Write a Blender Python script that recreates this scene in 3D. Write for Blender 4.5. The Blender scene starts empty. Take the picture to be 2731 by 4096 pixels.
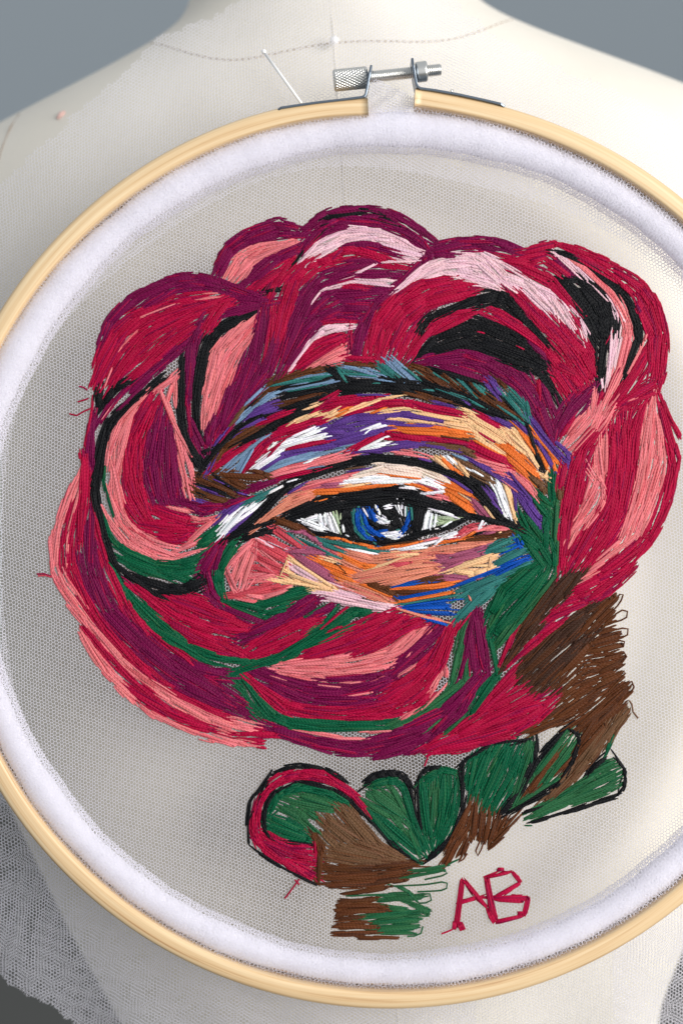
import bpy, bmesh, math, random
import numpy as np
from mathutils import Vector, Matrix
random.seed(7); rng = np.random.default_rng(7)
scene = bpy.context.scene
COL = scene.collection

# ---------------------------------------------------------------- camera, light, exposure
DIST = 0.55                      # camera to the plane of the stretched net
K = 0.14 / 1834.0                # metres on that plane for one pixel of the 2731 x 4096 photograph
CZ = 1.20                        # height of the lens above the floor
cam_data = bpy.data.cameras.new('camera'); cam = bpy.data.objects.new('camera', cam_data); COL.objects.link(cam)
cam.location = (0, -DIST, CZ); cam.rotation_euler = (math.pi/2, 0, 0)
cam_data.sensor_fit = 'VERTICAL'; cam_data.sensor_height = 36.0
cam_data.lens = 36.0 * DIST / (4096 * K)
cam_data.clip_start = 0.01; cam_data.clip_end = 50
cam_data.dof.use_dof = True; cam_data.dof.focus_distance = DIST - 0.002; cam_data.dof.aperture_fstop = 6.3
scene.camera = cam

world = bpy.data.worlds.new('World'); scene.world = world; world.use_nodes = True
bg = world.node_tree.nodes['Background']; bg.inputs[0].default_value = (0.90, 0.95, 1.0, 1); bg.inputs[1].default_value = 0.50

def area(name, loc, target, size, power, color):
    d = bpy.data.lights.new(name, 'AREA'); d.shape = 'RECTANGLE'; d.size = size[0]; d.size_y = size[1]; d.energy = power; d.color = color
    o = bpy.data.objects.new(name, d); COL.objects.link(o); o.location = loc
    o.rotation_euler = (Vector(target) - Vector(loc)).to_track_quat('-Z', 'Y').to_euler()
    return o
area('window_light', (1.20, -1.20, 1.42), (0.02, 0.03, 1.19), (1.1, 1.2), 37, (1.0, 0.965, 0.92))
scene.view_settings.view_transform = 'Standard'; scene.view_settings.look = 'None'
scene.view_settings.exposure = 0.16; scene.view_settings.gamma = 1.0
scene.render.engine = 'CYCLES'
try: scene.cycles.use_denoising = True
except Exception: pass
scene.cycles.max_bounces = 8; scene.cycles.transparent_max_bounces = 12

# ---------------------------------------------------------------- helpers
def P(u, v, y=0.0):
    """photograph pixel -> point on the plane at depth y (used for tracing flat work)"""
    f = K * (DIST + y) / DIST
    return ((u - 1365.5) * f, y, CZ + (2048 - v) * f)
def lin(r, g, b):
    f = lambda c: (c/255/12.92) if c/255 <= 0.04045 else ((c/255+0.055)/1.055)**2.4
    return (f(r), f(g), f(b))
def link_mesh(name, verts, faces, mat, parent=None, smooth=True):
    me = bpy.data.meshes.new(name); me.from_pydata([tuple(v) for v in verts], [], [tuple(f) for f in faces]); me.update()
    if smooth: me.polygons.foreach_set('use_smooth', [True]*len(me.polygons))
    o = bpy.data.objects.new(name, me); COL.objects.link(o); me.materials.append(mat)
    if parent: o.parent = parent; o.matrix_parent_inverse = parent.matrix_basis.inverted()
    return o
def quad_mesh(name, V, F, mat, parent=None, smooth=True):
    """fast numpy mesh: V (n,3), F (m,4)"""
    me = bpy.data.meshes.new(name); V = np.asarray(V, np.float32); F = np.asarray(F, np.int32)
    me.vertices.add(len(V)); me.vertices.foreach_set('co', V.ravel())
    me.loops.add(F.size); me.loops.foreach_set('vertex_index', F.ravel())
    me.polygons.add(len(F)); me.polygons.foreach_set('loop_start', np.arange(0, F.size, 4, dtype=np.int32))
    if smooth: me.polygons.foreach_set('use_smooth', np.ones(len(F), bool))
    me.update(calc_edges=True); me.materials.append(mat)
    o = bpy.data.objects.new(name, me); COL.objects.link(o)
    if parent: o.parent = parent; o.matrix_parent_inverse = parent.matrix_basis.inverted()
    return o
def thing(name, label, cat, loc, group=None):
    o = bpy.data.objects.new(name, None); COL.objects.link(o); o.location = loc; o.empty_display_size = 0.02
    o['label'] = label; o['category'] = cat
    if group: o['group'] = group
    return o
def structure(o): o['kind'] = 'structure'; return o
def material(name, color, rough=0.6, metal=0.0):
    m = bpy.data.materials.new(name); m.use_nodes = True
    b = m.node_tree.nodes['Principled BSDF']; b.inputs['Base Color'].default_value = (*color, 1)
    b.inputs['Roughness'].default_value = rough; b.inputs['Metallic'].default_value = metal
    return m, m.node_tree, b
def node(nt, kind, **kw):
    n = nt.nodes.new(kind)
    for k, v in kw.items():
        if k in n.inputs.keys(): n.inputs[k].default_value = v
        else: setattr(n, k, v)
    return n
def ramp(nt, stops):
    r = nt.nodes.new('ShaderNodeValToRGB'); e = r.color_ramp.elements
    e[0].position, e[0].color = stops[0][0], (*stops[0][1], 1); e[1].position, e[1].color = stops[-1][0], (*stops[-1][1], 1)
    for p, c in stops[1:-1]:
        x = e.new(p); x.color = (*c, 1)
    return r

# ---------------------------------------------------------------- materials
def mat_cotton():
    m, nt, b = material('cream_cotton', lin(222, 216, 206), 0.85); L = nt.links.new
    tc = node(nt, 'ShaderNodeTexCoord')
    w1 = node(nt, 'ShaderNodeTexWave', wave_type='BANDS', bands_direction='X', Scale=420.0, Distortion=0.6)
    w2 = node(nt, 'ShaderNodeTexWave', wave_type='BANDS', bands_direction='Z', Scale=420.0, Distortion=0.6)
    mx = node(nt, 'ShaderNodeMath', operation='MAXIMUM'); n = node(nt, 'ShaderNodeTexNoise', Scale=900.0, Detail=2.0)
    ad = node(nt, 'ShaderNodeMath', operation='ADD')
    for w in (w1, w2, n): L(tc.outputs['Object'], w.inputs['Vector'])
    L(w1.outputs['Fac'], mx.inputs[0]); L(w2.outputs['Fac'], mx.inputs[1]); L(mx.outputs[0], ad.inputs[0]); L(n.outputs['Fac'], ad.inputs[1])
    bp = node(nt, 'ShaderNodeBump', Strength=0.35, Distance=0.0002); L(ad.outputs[0], bp.inputs['Height']); L(bp.outputs[0], b.inputs['Normal'])
    n2 = node(nt, 'ShaderNodeTexNoise', Scale=14.0, Detail=4.0); L(tc.outputs['Object'], n2.inputs['Vector'])
    r = ramp(nt, [(0.3, lin(220, 214, 202)), (0.7, lin(230, 225, 215))]); L(n2.outputs['Fac'], r.inputs[0]); L(r.outputs[0], b.inputs['Base Color'])
    b.inputs['Sheen Weight'].default_value = 0.15
    return m
def mat_net(name, color, trans):
    m = bpy.data.materials.new(name); m.use_nodes = True; nt = m.node_tree; nt.nodes.clear(); L = nt.links.new
    o = node(nt, 'ShaderNodeOutputMaterial'); d = node(nt, 'ShaderNodeBsdfDiffuse'); t = node(nt, 'ShaderNodeBsdfTranslucent'); x = node(nt, 'ShaderNodeMixShader')
    d.inputs[0].default_value = (*color, 1); t.inputs[0].default_value = (*color, 1); x.inputs[0].default_value = trans
    L(d.outputs[0], x.inputs[1]); L(t.outputs[0], x.inputs[2]); L(x.outputs[0], o.inputs[0])
    return m
def mat_wood():
    m, nt, b = material('bamboo', lin(225, 190, 130), 0.42); L = nt.links.new
    at = node(nt, 'ShaderNodeAttribute', attribute_name='grain')     # (arc length, radial, depth) in metres
    mp = node(nt, 'ShaderNodeMapping'); mp.inputs['Scale'].default_value = (14, 900, 900); L(at.outputs['Vector'], mp.inputs['Vector'])
    n = node(nt, 'ShaderNodeTexNoise', Scale=1.0, Detail=5.0, Roughness=0.6); L(mp.outputs[0], n.inputs['Vector'])
    r = ramp(nt, [(0.28, lin(180, 138, 96)), (0.42, lin(216, 184, 140)), (0.75, lin(234, 212, 174))]); L(n.outputs['Fac'], r.inputs[0])
    L(r.outputs[0], b.inputs['Base Color'])
    bp = node(nt, 'ShaderNodeBump', Strength=0.15, Distance=0.0004); L(n.outputs['Fac'], bp.inputs['Height']); L(bp.outputs[0], b.inputs['Normal'])
    b.inputs['Coat Weight'].default_value = 0.25; b.inputs['Coat Roughness'].default_value = 0.25
    return m
def mat_thread():
    m, nt, b = material('cotton_floss', (1, 1, 1), 0.5); L = nt.links.new
    c = node(nt, 'ShaderNodeAttribute', attribute_name='Col')
    uv = node(nt, 'ShaderNodeAttribute', attribute_name='twist')     # x along the thread (in thread widths), y round it (0..1)
    sp = node(nt, 'ShaderNodeSeparateXYZ'); L(uv.outputs['Vector'], sp.inputs[0])
    a = node(nt, 'ShaderNodeMath', operation='MULTIPLY'); a.inputs[1].default_value = 0.55; L(sp.outputs[0], a.inputs[0])
    a2 = node(nt, 'ShaderNodeMath', operation='MULTIPLY'); a2.inputs[1].default_value = 2.0; L(sp.outputs[1], a2.inputs[0])
    s = node(nt, 'ShaderNodeMath', operation='ADD'); L(a.outputs[0], s.inputs[0]); L(a2.outputs[0], s.inputs[1])
    f = node(nt, 'ShaderNodeMath', operation='PINGPONG'); f.inputs[1].default_value = 0.5; L(s.outputs[0], f.inputs[0])
    bp = node(nt, 'ShaderNodeBump', Strength=0.6, Distance=0.0003); L(f.outputs[0], bp.inputs['Height']); L(bp.outputs[0], b.inputs['Normal'])
    L(c.outputs['Color'], b.inputs['Base Color'])
    b.inputs['Specular IOR Level'].default_value = 0.13
    return m
M_COTTON = mat_cotton()
M_NET = mat_net('white_tulle', (0.87, 0.86, 0.93), 0.5)
M_WOOD = mat_wood()
M_THREAD = mat_thread()
M_PIN = material('nickel', (0.95, 0.95, 0.95), 0.3, 0.15)[0]
M_STEEL = material('bright_steel', (0.78, 0.77, 0.74), 0.3, 1.0)[0]
M_DARK = material('blued_steel', (0.20, 0.24, 0.29), 0.32, 1.0)[0]
def mat_roll():
    m, nt, b = material('gathered_tulle', (0.86, 0.85, 0.90), 0.95); L = nt.links.new
    tc = node(nt, 'ShaderNodeTexCoord'); n = node(nt, 'ShaderNodeTexNoise', Scale=1500.0, Detail=3.0); L(tc.outputs['Object'], n.inputs['Vector'])
    bp = node(nt, 'ShaderNodeBump', Strength=0.6, Distance=0.0006); L(n.outputs['Fac'], bp.inputs['Height']); L(bp.outputs[0], b.inputs['Normal'])
    b.inputs['Sheen Weight'].default_value = 0.5; b.inputs['Sheen Roughness'].default_value = 0.6
    return m
M_ROLL = mat_roll()
M_SEAM = material('seam_thread', lin(166, 148, 132), 0.9)[0]
M_WALL = material('grey_wall', lin(196, 205, 211), 0.95)[0]
M_FLOOR = material('dark_floor', lin(96, 95, 91), 0.95)[0]
M_MARK = material('pink_chalk', lin(218, 182, 174), 0.95)[0]
# ---------------------------------------------------------------- setting: what shows behind the dress form
structure(link_mesh('floor', [(-6, -2, 0), (6, -2, 0), (6, 7, 0), (-6, 7, 0)], [(0, 1, 2, 3)], M_FLOOR, smooth=False))
structure(link_mesh('wall', [(-6, 7, 0), (6, 7, 0), (6, 7, 4), (-6, 7, 4)], [(0, 1, 2, 3)], M_WALL, smooth=False))

# ---------------------------------------------------------------- dress form
ROLL = math.radians(-3.7)                       # it leans a little, as in the photograph
PIN = Vector((-0.00256, 0.0, 1.3574))           # front neck point of the form
# local profile: z below / above the neckline, half width, front depth, half thickness, squareness
PROF = [(0.130, .0485, .086, .048, 2.0), (0.080, .0490, .078, .050, 2.0), (0.048, .0500, .071, .052, 2.0), (0.036, .0510, .067, .054, 2.0), (0.028, .0535, .064, .056, 2.0), (0.021, .0600, .0615, .059, 2.0), (0.014, .0730, .059, .061, 2.0),
        (0.004, .0950, .0545, .065, 2.05), (-0.009, .1250, .0490, .070, 2.1), (-0.020, .1460, .0440, .074, 2.2), (-0.034, .1570, .0385, .078, 2.3), (-0.060, .1600, .0300, .084, 2.4),
        (-0.110, .1560, .0200, .092, 2.5), (-0.160, .1500, .0150, .096, 2.5), (-0.205, .1450, .0165, .096, 2.4), (-0.250, .1370, .0240, .092, 2.3), (-0.300, .1180, .0340, .085, 2.2),
        (-0.345, .0970, .0400, .080, 2.1), (-0.385, .0940, .0400, .080, 2.1), (-0.440, .1050, .0340, .088, 2.1), (-0.500, .1200, .0280, .096, 2.1)]
pz = np.array([p[0] for p in PROF])[::-1]
def prof(z): return [np.interp(z, pz, np.array([p[i] for p in PROF])[::-1]) for i in (1, 2, 3, 4)]
def smooth_prof(z, h=0.006): 
    a = [prof(z + d) for d in (-h, -h/2, 0, h/2, h)]
    return [sum(q[i] for q in a)/5 for i in range(4)]
def local_to_world(x, y, z):
    c, s = math.cos(ROLL), math.sin(ROLL)
    return (PIN.x + x*c + z*s, y, PIN.z - x*s + z*c)
def world_to_local(X, Z):
    c, s = math.cos(ROLL), math.sin(ROLL); dx, dz = X - PIN.x, Z - PIN.z
    return dx*c - dz*s, dx*s + dz*c
def front_y(x, z):
    """depth of the front of the form at local x, z (vectorised); 9 outside"""
    x = np.asarray(x, float); z = np.asarray(z, float)
    W, F, T, n = [np.interp(z, pz, np.array([p[i] for p in PROF])[::-1]) for i in (1, 2, 3, 4)]
    q = np.clip(1 - (np.abs(x)/W)**n, 0, None)
    return np.where(np.abs(x) < W, F + T - T*q**(1/n), 9.0)
form = thing('dress_form', 'cream cotton dress form torso with neck seam behind the hoop', 'dress form', (0.0, 0.12, 0.0))
zs = np.concatenate([np.linspace(0.130, 0.055, 12), np.linspace(0.05, -0.06, 60), np.linspace(-0.066, -0.5, 70)])
NR = 128; V = []; F = []
for z in zs:
    W, Fr, T, n = smooth_prof(z)
    for i in range(NR):
        a = 2*math.pi*i/NR; ca, sa = math.cos(a), math.sin(a)
        V.append(local_to_world(W*math.copysign(abs(ca)**(2/n), ca), Fr + T - T*math.copysign(abs(sa)**(2/n), sa), z))
for j in range(len(zs)-1):
    for i in range(NR):
        k = (i+1) % NR; F.append((j*NR+i, j*NR+k, (j+1)*NR+k, (j+1)*NR+i))
F.append(tuple(range(NR-1, -1, -1))); F.append(tuple(range((len(zs)-1)*NR, len(zs)*NR)))
link_mesh('torso', V, F, M_COTTON, form)
def tube(path, rad, sides=6):
    V, F = [], []; path = [Vector(p) for p in path]
    for i, p in enumerate(path):
        t = (path[min(i+1, len(path)-1)] - path[max(i-1, 0)]).normalized(); s = t.cross(Vector((0, 1, 0.01))).normalized(); u = s.cross(t)
        r = rad[i] if hasattr(rad, '__len__') else rad
        for k in range(sides):
            a = 2*math.pi*k/sides; V.append(p + s*r*math.cos(a) + u*r*math.sin(a))
        if i:
            for k in range(sides):
                m = (k+1) % sides; F.append(((i-1)*sides+k, (i-1)*sides+m, i*sides+m, i*sides+k))
    F.append(tuple(range(sides-1, -1, -1))); F.append(tuple(range((len(path)-1)*sides, len(path)*sides)))
    return V, F
def merge(parts):
    V, F = [], []
    for v, f in parts:
        o = len(V); V += list(v); F += [tuple(i+o for i in q) for q in f]
    return V, F
def on_form(x, z, lift=0.0002): return local_to_world(x, float(front_y(x, z)) - lift, z)
# neckline: a row of small running stitches
xs = np.linspace(-0.064, 0.066, 300); nz = lambda x: 0.0 - 0.0016*math.exp(-((abs(x)-0.033)/0.02)**2) - 0.0022*math.exp(-((x+0.03)/0.022)**2) + 0.013*max(0, (abs(x)-0.03)/0.035)**2.2
parts = []; i = 0
while i < len(xs)-6:
    parts.append(tube([on_form(x, nz(x), 0.0001) for x in xs[i:i+4]], 0.00022, 5)); i += 5
v, f = merge(parts); link_mesh('neckline_stitching', v, f, M_SEAM, form)
for x0, r in ((0.0, 0.00035),):
    v, f = tube([on_form(x0, z, -0.0001) for z in np.linspace(0.09, -0.4, 220)], r, 6); link_mesh('centre_seam', v, f, M_COTTON, form)
seam = [world_to_local(P(u, w, 0.075)[0], P(u, w, 0.075)[2]) for u, w in ((66, 440), (52, 520), (35, 610), (20, 700), (8, 800), (0, 900), (-6, 1050))]
v, f = tube([on_form(x, z, 0.0) for x, z in seam], 0.00022, 6); link_mesh('side_seam', v, f, M_SEAM, form)
# small pink chalk mark on the shoulder
c = [on_form(*world_to_local(*[P(u, w, 0.07)[q] for q in (0, 2)]), 0.0003) for u, w in ((248, 497), (262, 478), (273, 466))]
v, f = tube(c, [0.0005, 0.0010, 0.0005], 6); link_mesh('chalk_mark', v, f, M_MARK, form)
# stand
base = local_to_world(0, 0.12, -0.5)
def lathe(pts, seg, cx, cy):
    V, F = [], []
    for r, z in pts:
        for i in range(seg): V.append((cx + r*math.cos(2*math.pi*i/seg), cy + r*math.sin(2*math.pi*i/seg), z))
    for j in range(len(pts)-1):
        for i in range(seg): k = (i+1) % seg; F.append((j*seg+i, j*seg+k, (j+1)*seg+k, (j+1)*seg+i))
    F.append(tuple(range(seg-1, -1, -1))); F.append(tuple(range((len(pts)-1)*seg, len(pts)*seg)))
    return V, F
v, f = lathe([(.016, .02), (.016, base[2]+0.01)], 20, base[0], 0.12); link_mesh('stand_pole', v, f, M_STEEL, form)
v, f = lathe([(.17, 0.0), (.17, .012), (.14, .022), (.03, .03)], 40, base[0], 0.12); link_mesh('stand_base', v, f, M_DARK, form)

# ---------------------------------------------------------------- embroidery hoop
HC = P(1560, 2205)                               # centre of the hoop on the net plane
Y_FRONT, Y_BACK = -0.0095, 0.0025
fs = (DIST + Y_FRONT)/DIST
R_OUT, R_IN = 1836*K*fs, 1764*K*fs
hoop = thing('embroidery_hoop', 'round bamboo embroidery hoop with metal screw clamp, hung on the dress form', 'embroidery hoop', HC)
HX, HZ = P(1560, 2205, Y_FRONT)[0], P(1560, 2205, Y_FRONT)[2]
def ring(name, th0, th1, nseg, profile, mat, rad_off=lambda t: 0.0, closed=False):
    """profile: list of (r, y) going round; angle t measured clockwise from the top"""
    V, F, G = [], [], []; n = len(profile); acc = np.cumsum([0]+[math.dist(profile[i], profile[i-1]) for i in range(1, n)])
    for j in range(nseg + (0 if closed else 1)):
        t = th0 + (th1-th0)*j/nseg
        for i, (r, y) in enumerate(profile):
            q = r + rad_off(t); V.append((HX + q*math.sin(t), y, HZ + q*math.cos(t))); G.append((t*0.13, r, y))
    m = nseg if closed else nseg
    for j in range(m):
        a, b = j*n, ((j+1) % (nseg if closed else nseg+1))*n
        for i in range(n): k = (i+1) % n; F.append((a+i, a+k, b+k, b+i))
    if not closed: F.append(tuple(range(n))); F.append(tuple(range(nseg*n+n-1, nseg*n-1, -1)))
    o = link_mesh(name, V, F, mat, hoop)
    at = o.data.attributes.new('grain', 'FLOAT_VECTOR', 'POINT'); at.data.foreach_set('vector', np.array(G, np.float32).ravel())
    return o
wd = R_OUT - R_IN
prof_out = [(R_IN, Y_BACK), (R_IN, Y_FRONT+0.0009), (R_IN+.0002, Y_FRONT+.0003), (R_IN+.0007, Y_FRONT), (R_IN+wd*.3, Y_FRONT-.00005), (R_IN+wd*.6, Y_FRONT), (R_OUT-.0010, Y_FRONT+.0003), (R_OUT-.0004, Y_FRONT+.0007), (R_OUT, Y_FRONT+.0016), (R_OUT, Y_BACK-.0004), (R_OUT-.0004, Y_BACK)]
T0, T1 = 0.0545, 2*math.pi - 0.0495               # the split at the top
def spiral(t): return (22*K*math.exp(-(t-T0)/0.12) - 16*K*math.exp(-(T1-t)/0.16))
ring('outer_ring', T0, T1, 360, prof_out, M_WOOD, spiral)
RI1 = R_IN - 0.0006
prof_in = [(RI1-.0042, 0.0022), (RI1-.0042, -0.0035), (RI1-.0035, -0.0044), (RI1-.0008, -0.0044), (RI1, -0.0035), (RI1, 0.0022)]
ring('inner_ring', 0, 2*math.pi, 300, prof_in, M_WOOD, closed=True)
# clamp: two bent strips, knurled knob, threaded rod, collar nut
def strip(name, pts, y0, y1, th, mat, parent):
    """bent flat strip traced in the hoop plane (pixel points), width from y0 to y1"""
    W = [Vector((P(u, w, Y_FRONT)[0], 0, P(u, w, Y_FRONT)[2])) for u, w in pts]; V, F = [], []
    for i, p in enumerate(W):
        t = (W[min(i+1, len(W)-1)] - W[max(i-1, 0)]).normalized(); nrm = Vector((-t.z, 0, t.x))
        e = 0.0006 if i in (0, len(W)-1) else 0.0
        for s, y in ((-1, y0+e), (-1, y1-e), (1, y1-e), (1, y0+e)): q = p + nrm*th*0.5*s; V.append((q.x, y, q.z))
    for i in range(len(W)-1):
        for k in range(4): m = (k+1) % 4; F.append((i*4+k, i*4+m, (i+1)*4+m, (i+1)*4+k))
    F.append((3, 2, 1, 0)); n = (len(W)-1)*4; F.append((n, n+1, n+2, n+3))
    o = link_mesh(name, V, F, mat, parent, smooth=False)
    b = o.modifiers.new('bevel', 'BEVEL'); b.width = 0.00018; b.segments = 2; b.limit_method = 'ANGLE'
    return o
YA = -0.0040                                     # depth of the screw's axis
strip('clamp_strip', [(1112, 438), (1124, 431), (1170, 424), (1260, 411), (1380, 397), (1444, 389), (1456, 385), (1462, 376), (1469, 340), (1478, 290), (1485, 258)], Y_FRONT-.0002, 0.0012, 0.00075, M_DARK, hoop)
strip('clamp_strip', [(1648, 230), (1652, 262), (1658, 300), (1665, 335), (1670, 346), (1680, 353), (1740, 361), (1840, 379), (1940, 401), (2003, 416), (2018, 424)], Y_FRONT-.0002, 0.0012, 0.00075, M_DARK, hoop)
def axial(name, p0, p1, rfun, nlen, nseg, mat, parent):
    a = Vector(P(*p0, YA)); b = Vector(P(*p1, YA)); t = (b-a).normalized(); s = Vector((0, 1, 0)); u = t.cross(s).normalized(); L = (b-a).length
    V, F = [], []
    for j in range(nlen+1):
        c = a + (b-a)*j/nlen
        for i in range(nseg):
            an = 2*math.pi*i/nseg; r = rfun(j/nlen, an, L); V.append(c + (s*math.cos(an) + u*math.sin(an))*r)
    for j in range(nlen):
        for i in range(nseg): k = (i+1) % nseg; F.append((j*nseg+i, j*nseg+k, (j+1)*nseg+k, (j+1)*nseg+i))
    F.append(tuple(range(nseg-1, -1, -1))); F.append(tuple(range(nlen*nseg, (nlen+1)*nseg)))
    return link_mesh(name, V, F, mat, parent, smooth=True)
def knurl(t, a, L):
    e = min(t, 1-t)*L; ch = max(0, 0.0005-e)
    d1 = abs(((a*22/(2*math.pi) + t*7) % 1) - .5)*2; d2 = abs(((a*22/(2*math.pi) - t*7) % 1) - .5)*2
    return 43.5*K - ch - 0.00026*max(max(0, d1-.55), max(0, d2-.55))/.45
knob = axial('knurled_knob', (1333, 323), (1471, 309), knurl, 90, 200, M_STEEL, hoop)
def thr(t, a, L): return 23*K + 0.00016*(abs(((t*L/0.00062 + a/(2*math.pi)) % 1) - .5)*4 - 1) - max(0, 0.0004-(1-t)*L)*.8
axial('threaded_rod', (1465, 309.5), (1764, 278), thr, 260, 28, M_STEEL, hoop)
def coll(t, a, L): e = min(t, 1-t)*L; return 42*K - max(0, 0.0004-e)
axial('collar_nut', (1662, 289), (1708, 284), coll, 14, 40, M_STEEL, hoop)
hx = P(1809, 366, 0)
axial('rivet', (1803, 366), (1812, 359), lambda t, a, L: 7*K*math.cos(t*1.3), 4, 12, M_STEEL, hoop)

# ---------------------------------------------------------------- pins
pin1 = thing('dressmaking_pin', 'thin bright pin leaning against the hoop clamp', 'pin', P(1205, 412, 0.006))
a, b = Vector(P(1206, 414, 0.001)), Vector(P(1056, 207, 0.009))
v, f = tube([a, a.lerp(b, .5), b], 0.00046, 10); link_mesh('shaft', v, f, M_PIN, pin1)
def ball(c, r, ny=10, nx=16, sq=1.0):
    V, F = [], []
    for j in range(ny+1):
        ph = math.pi*j/ny
        for i in range(nx): V.append((c[0] + r*math.sin(ph)*math.cos(2*math.pi*i/nx), c[1] - r*sq*math.cos(ph), c[2] + r*math.sin(ph)*math.sin(2*math.pi*i/nx)))
    for j in range(ny):
        for i in range(nx): k = (i+1) % nx; F.append((j*nx+i, j*nx+k, (j+1)*nx+k, (j+1)*nx+i))
    return V, F
v, f = ball(b, 0.0008); link_mesh('head', v, f, M_PIN, pin1)
q = on_form(*world_to_local(P(1337, 176, 0.052)[0], P(1337, 176, 0.052)[2]), 0.0048)
pin2 = thing('pin_head', 'round silver pin head pushed into the neckline seam', 'pin', q)
v, f = ball(q, 0.0016); link_mesh('head', v, f, M_PIN, pin2)
v, f = tube([Vector(q), Vector(q)+Vector((0, .010, 0))], 0.0003, 8); link_mesh('shaft', v, f, M_STEEL, pin2)

# ---------------------------------------------------------------- tulle: hexagonal net of fine threads
work = thing('embroidered_tulle', 'sheer white net in the hoop embroidered with a crimson rose around an eye', 'embroidery', HC)
def inside_poly(pts, poly):
    x, y = pts[:, 0], pts[:, 1]; poly = np.asarray(poly, float); r = np.zeros(len(pts), bool); j = len(poly)-1
    for i in range(len(poly)):
        xi, yi = poly[i]; xj, yj = poly[j]
        c = ((yi > y) != (yj > y)) & (x < (xj-xi)*(y-yi)/(yj-yi+1e-12)+xi); r ^= c; j = i
    return r
def hex_edges(x0, x1, y0, y1, pitch, ang):
    """edges of a honeycomb of the given cell pitch, turned by ang: (n,2,2)"""
    s = pitch/math.sqrt(3); cx, cy = (x0+x1)/2, (y0+y1)/2; R = math.hypot(x1-x0, y1-y0)/2 + 3*pitch
    ni = int(R/pitch)+1; nj = int(R/(1.5*s))+1
    i, j = np.meshgrid(np.arange(-ni, ni+1), np.arange(-nj, nj+1)); px = (i + 0.5*(j % 2))*pitch; py = j*1.5*s
    c = np.stack([px.ravel(), py.ravel()], 1)
    v = [np.array([math.cos(math.radians(a)), math.sin(math.radians(a))])*s for a in (30, 90, 150, 210)]
    E = np.concatenate([np.stack([c+v[k], c+v[k+1]], 1) for k in range(3)]); D = np.repeat(np.arange(3), len(c))
    ca, sa = math.cos(ang), math.sin(ang); E = E @ np.array([[ca, sa], [-sa, ca]]) + np.array([cx, cy])
    m = E.mean(1); k = (m[:, 0] > x0) & (m[:, 0] < x1) & (m[:, 1] > y0) & (m[:, 1] < y1)
    return E[k], D[k]
def ribbons(name, A, B, nrm, w, D, mat, parent):
    """thin bands from A to B (n,3), facing nrm; the three directions sit at slightly different depth"""
    t = B - A; s = np.cross(t, nrm); s /= np.linalg.norm(s, axis=1)[:, None]+1e-12; s *= (w/2 if np.isscalar(w) else w[:, None]/2)
    off = nrm*(D[:, None]*0.000012); ext = t*0.06; A = A + off - ext; B = B + off + ext
    V = np.stack([A-s, A+s, B+s, B-s], 1).reshape(-1, 3); F = np.arange(len(V)).reshape(-1, 4)
    o = quad_mesh(name, V, F, mat, parent, smooth=False); o['kind'] = 'stuff'; return o
PITCH = 13.6; TW = 2.0
def warp(E, amp, sc):
    """slow uneven stretch of the net, in pixels"""
    x, y = E[..., 0], E[..., 1]
    dx = amp*(np.sin(y/sc*1.3 + 0.7) + 0.6*np.sin((x+y)/sc*2.1)); dy = amp*(np.sin(x/sc*1.1) + 0.6*np.sin((x-y)/sc*1.7+1.1))
    dx = dx + 1.3*np.sin(x/9.3+y/31) + 1.0*np.sin(y/13.1); dy = dy + 1.3*np.sin(y/8.7-x/27) + 1.0*np.sin(x/15.7)
    return np.stack([x+dx, y+dy], -1)
def to_plane(E, yfun):
    y = yfun(E); f = K*(DIST)/DIST
    return np.stack([(E[..., 0]-1365.5)*K, y, CZ+(2048-E[..., 1])*K], -1)
NRM = lambda n: np.tile(np.array([[0.0, -1.0, 0.0]]), (n, 1))
# stretched panel
E, D = hex_edges(-220, 3340, 420, 3990, PITCH, math.radians(27)); E = warp(E, 7, 260)
r = np.hypot(E.mean(1)[:, 0]-1560, E.mean(1)[:, 1]-2205); E, D = E[r < 1752], D[r < 1752]
def y_panel(E): return 0.0002*np.sin(E[..., 0]/210)*np.sin(E[..., 1]/260)
Q = to_plane(E, y_panel); ribbons('net_panel', Q[:, 0], Q[:, 1], NRM(len(Q)), TW*K, D, M_NET, work)
# a second layer sloping up from the panel to the roll, round the rim
E, D = hex_edges(-220, 3340, 420, 3990, PITCH*1.02, math.radians(33)); E = warp(E, 10, 200)
m = E.mean(1); th = np.arctan2(m[:, 0]-1560, 2205-m[:, 1]); r = np.hypot(m[:, 0]-1560, m[:, 1]-2205)
lim = 1585 - 45*np.cos(th) - 25*np.sin(3*th+.6) - 18*np.sin(7*th); k = (r < 1690) & (r > lim); E, D = E[k], D[k]
def y_rim(E):
    r = np.hypot(E[..., 0]-1560, E[..., 1]-2205); return -0.0006 - 0.0045*np.clip((r-1500)/190, 0, 1)**1.5
Q = to_plane(E, y_rim); ribbons('net_rim_layer', Q[:, 0], Q[:, 1], NRM(len(Q)), TW*K, D, M_NET, work)
# gathered roll of net inside the ring
NT, NP = 720, 28
def roll_pt(t, ph, grow=0.0):
    wob = 1 + 0.05*np.sin(5*t+1) + 0.04*np.sin(11*t) + 0.03*np.sin(23*t+2) + 0.02*np.sin(57*t)
    ra = (0.0056 + 0.0005*np.cos(t))*wob + grow; rb = 0.0042*wob + grow
    rc = R_IN - 0.0050 + 0.0*t
    r = rc + ra*np.cos(ph); y = -0.0034 - rb*np.sin(ph)
    return np.stack([HX + r*np.sin(t), y, HZ + r*np.cos(t)], -1)
tt, pp = np.meshgrid(np.linspace(0, 2*math.pi, NT, endpoint=False), np.linspace(0, 2*math.pi, NP, endpoint=False), indexing='ij')
V = roll_pt(tt, pp, -0.0007 - 0.0011*np.clip(-np.cos(pp), 0, 1)).reshape(-1, 3); I, J = np.meshgrid(np.arange(NT), np.arange(NP), indexing='ij')
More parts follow.
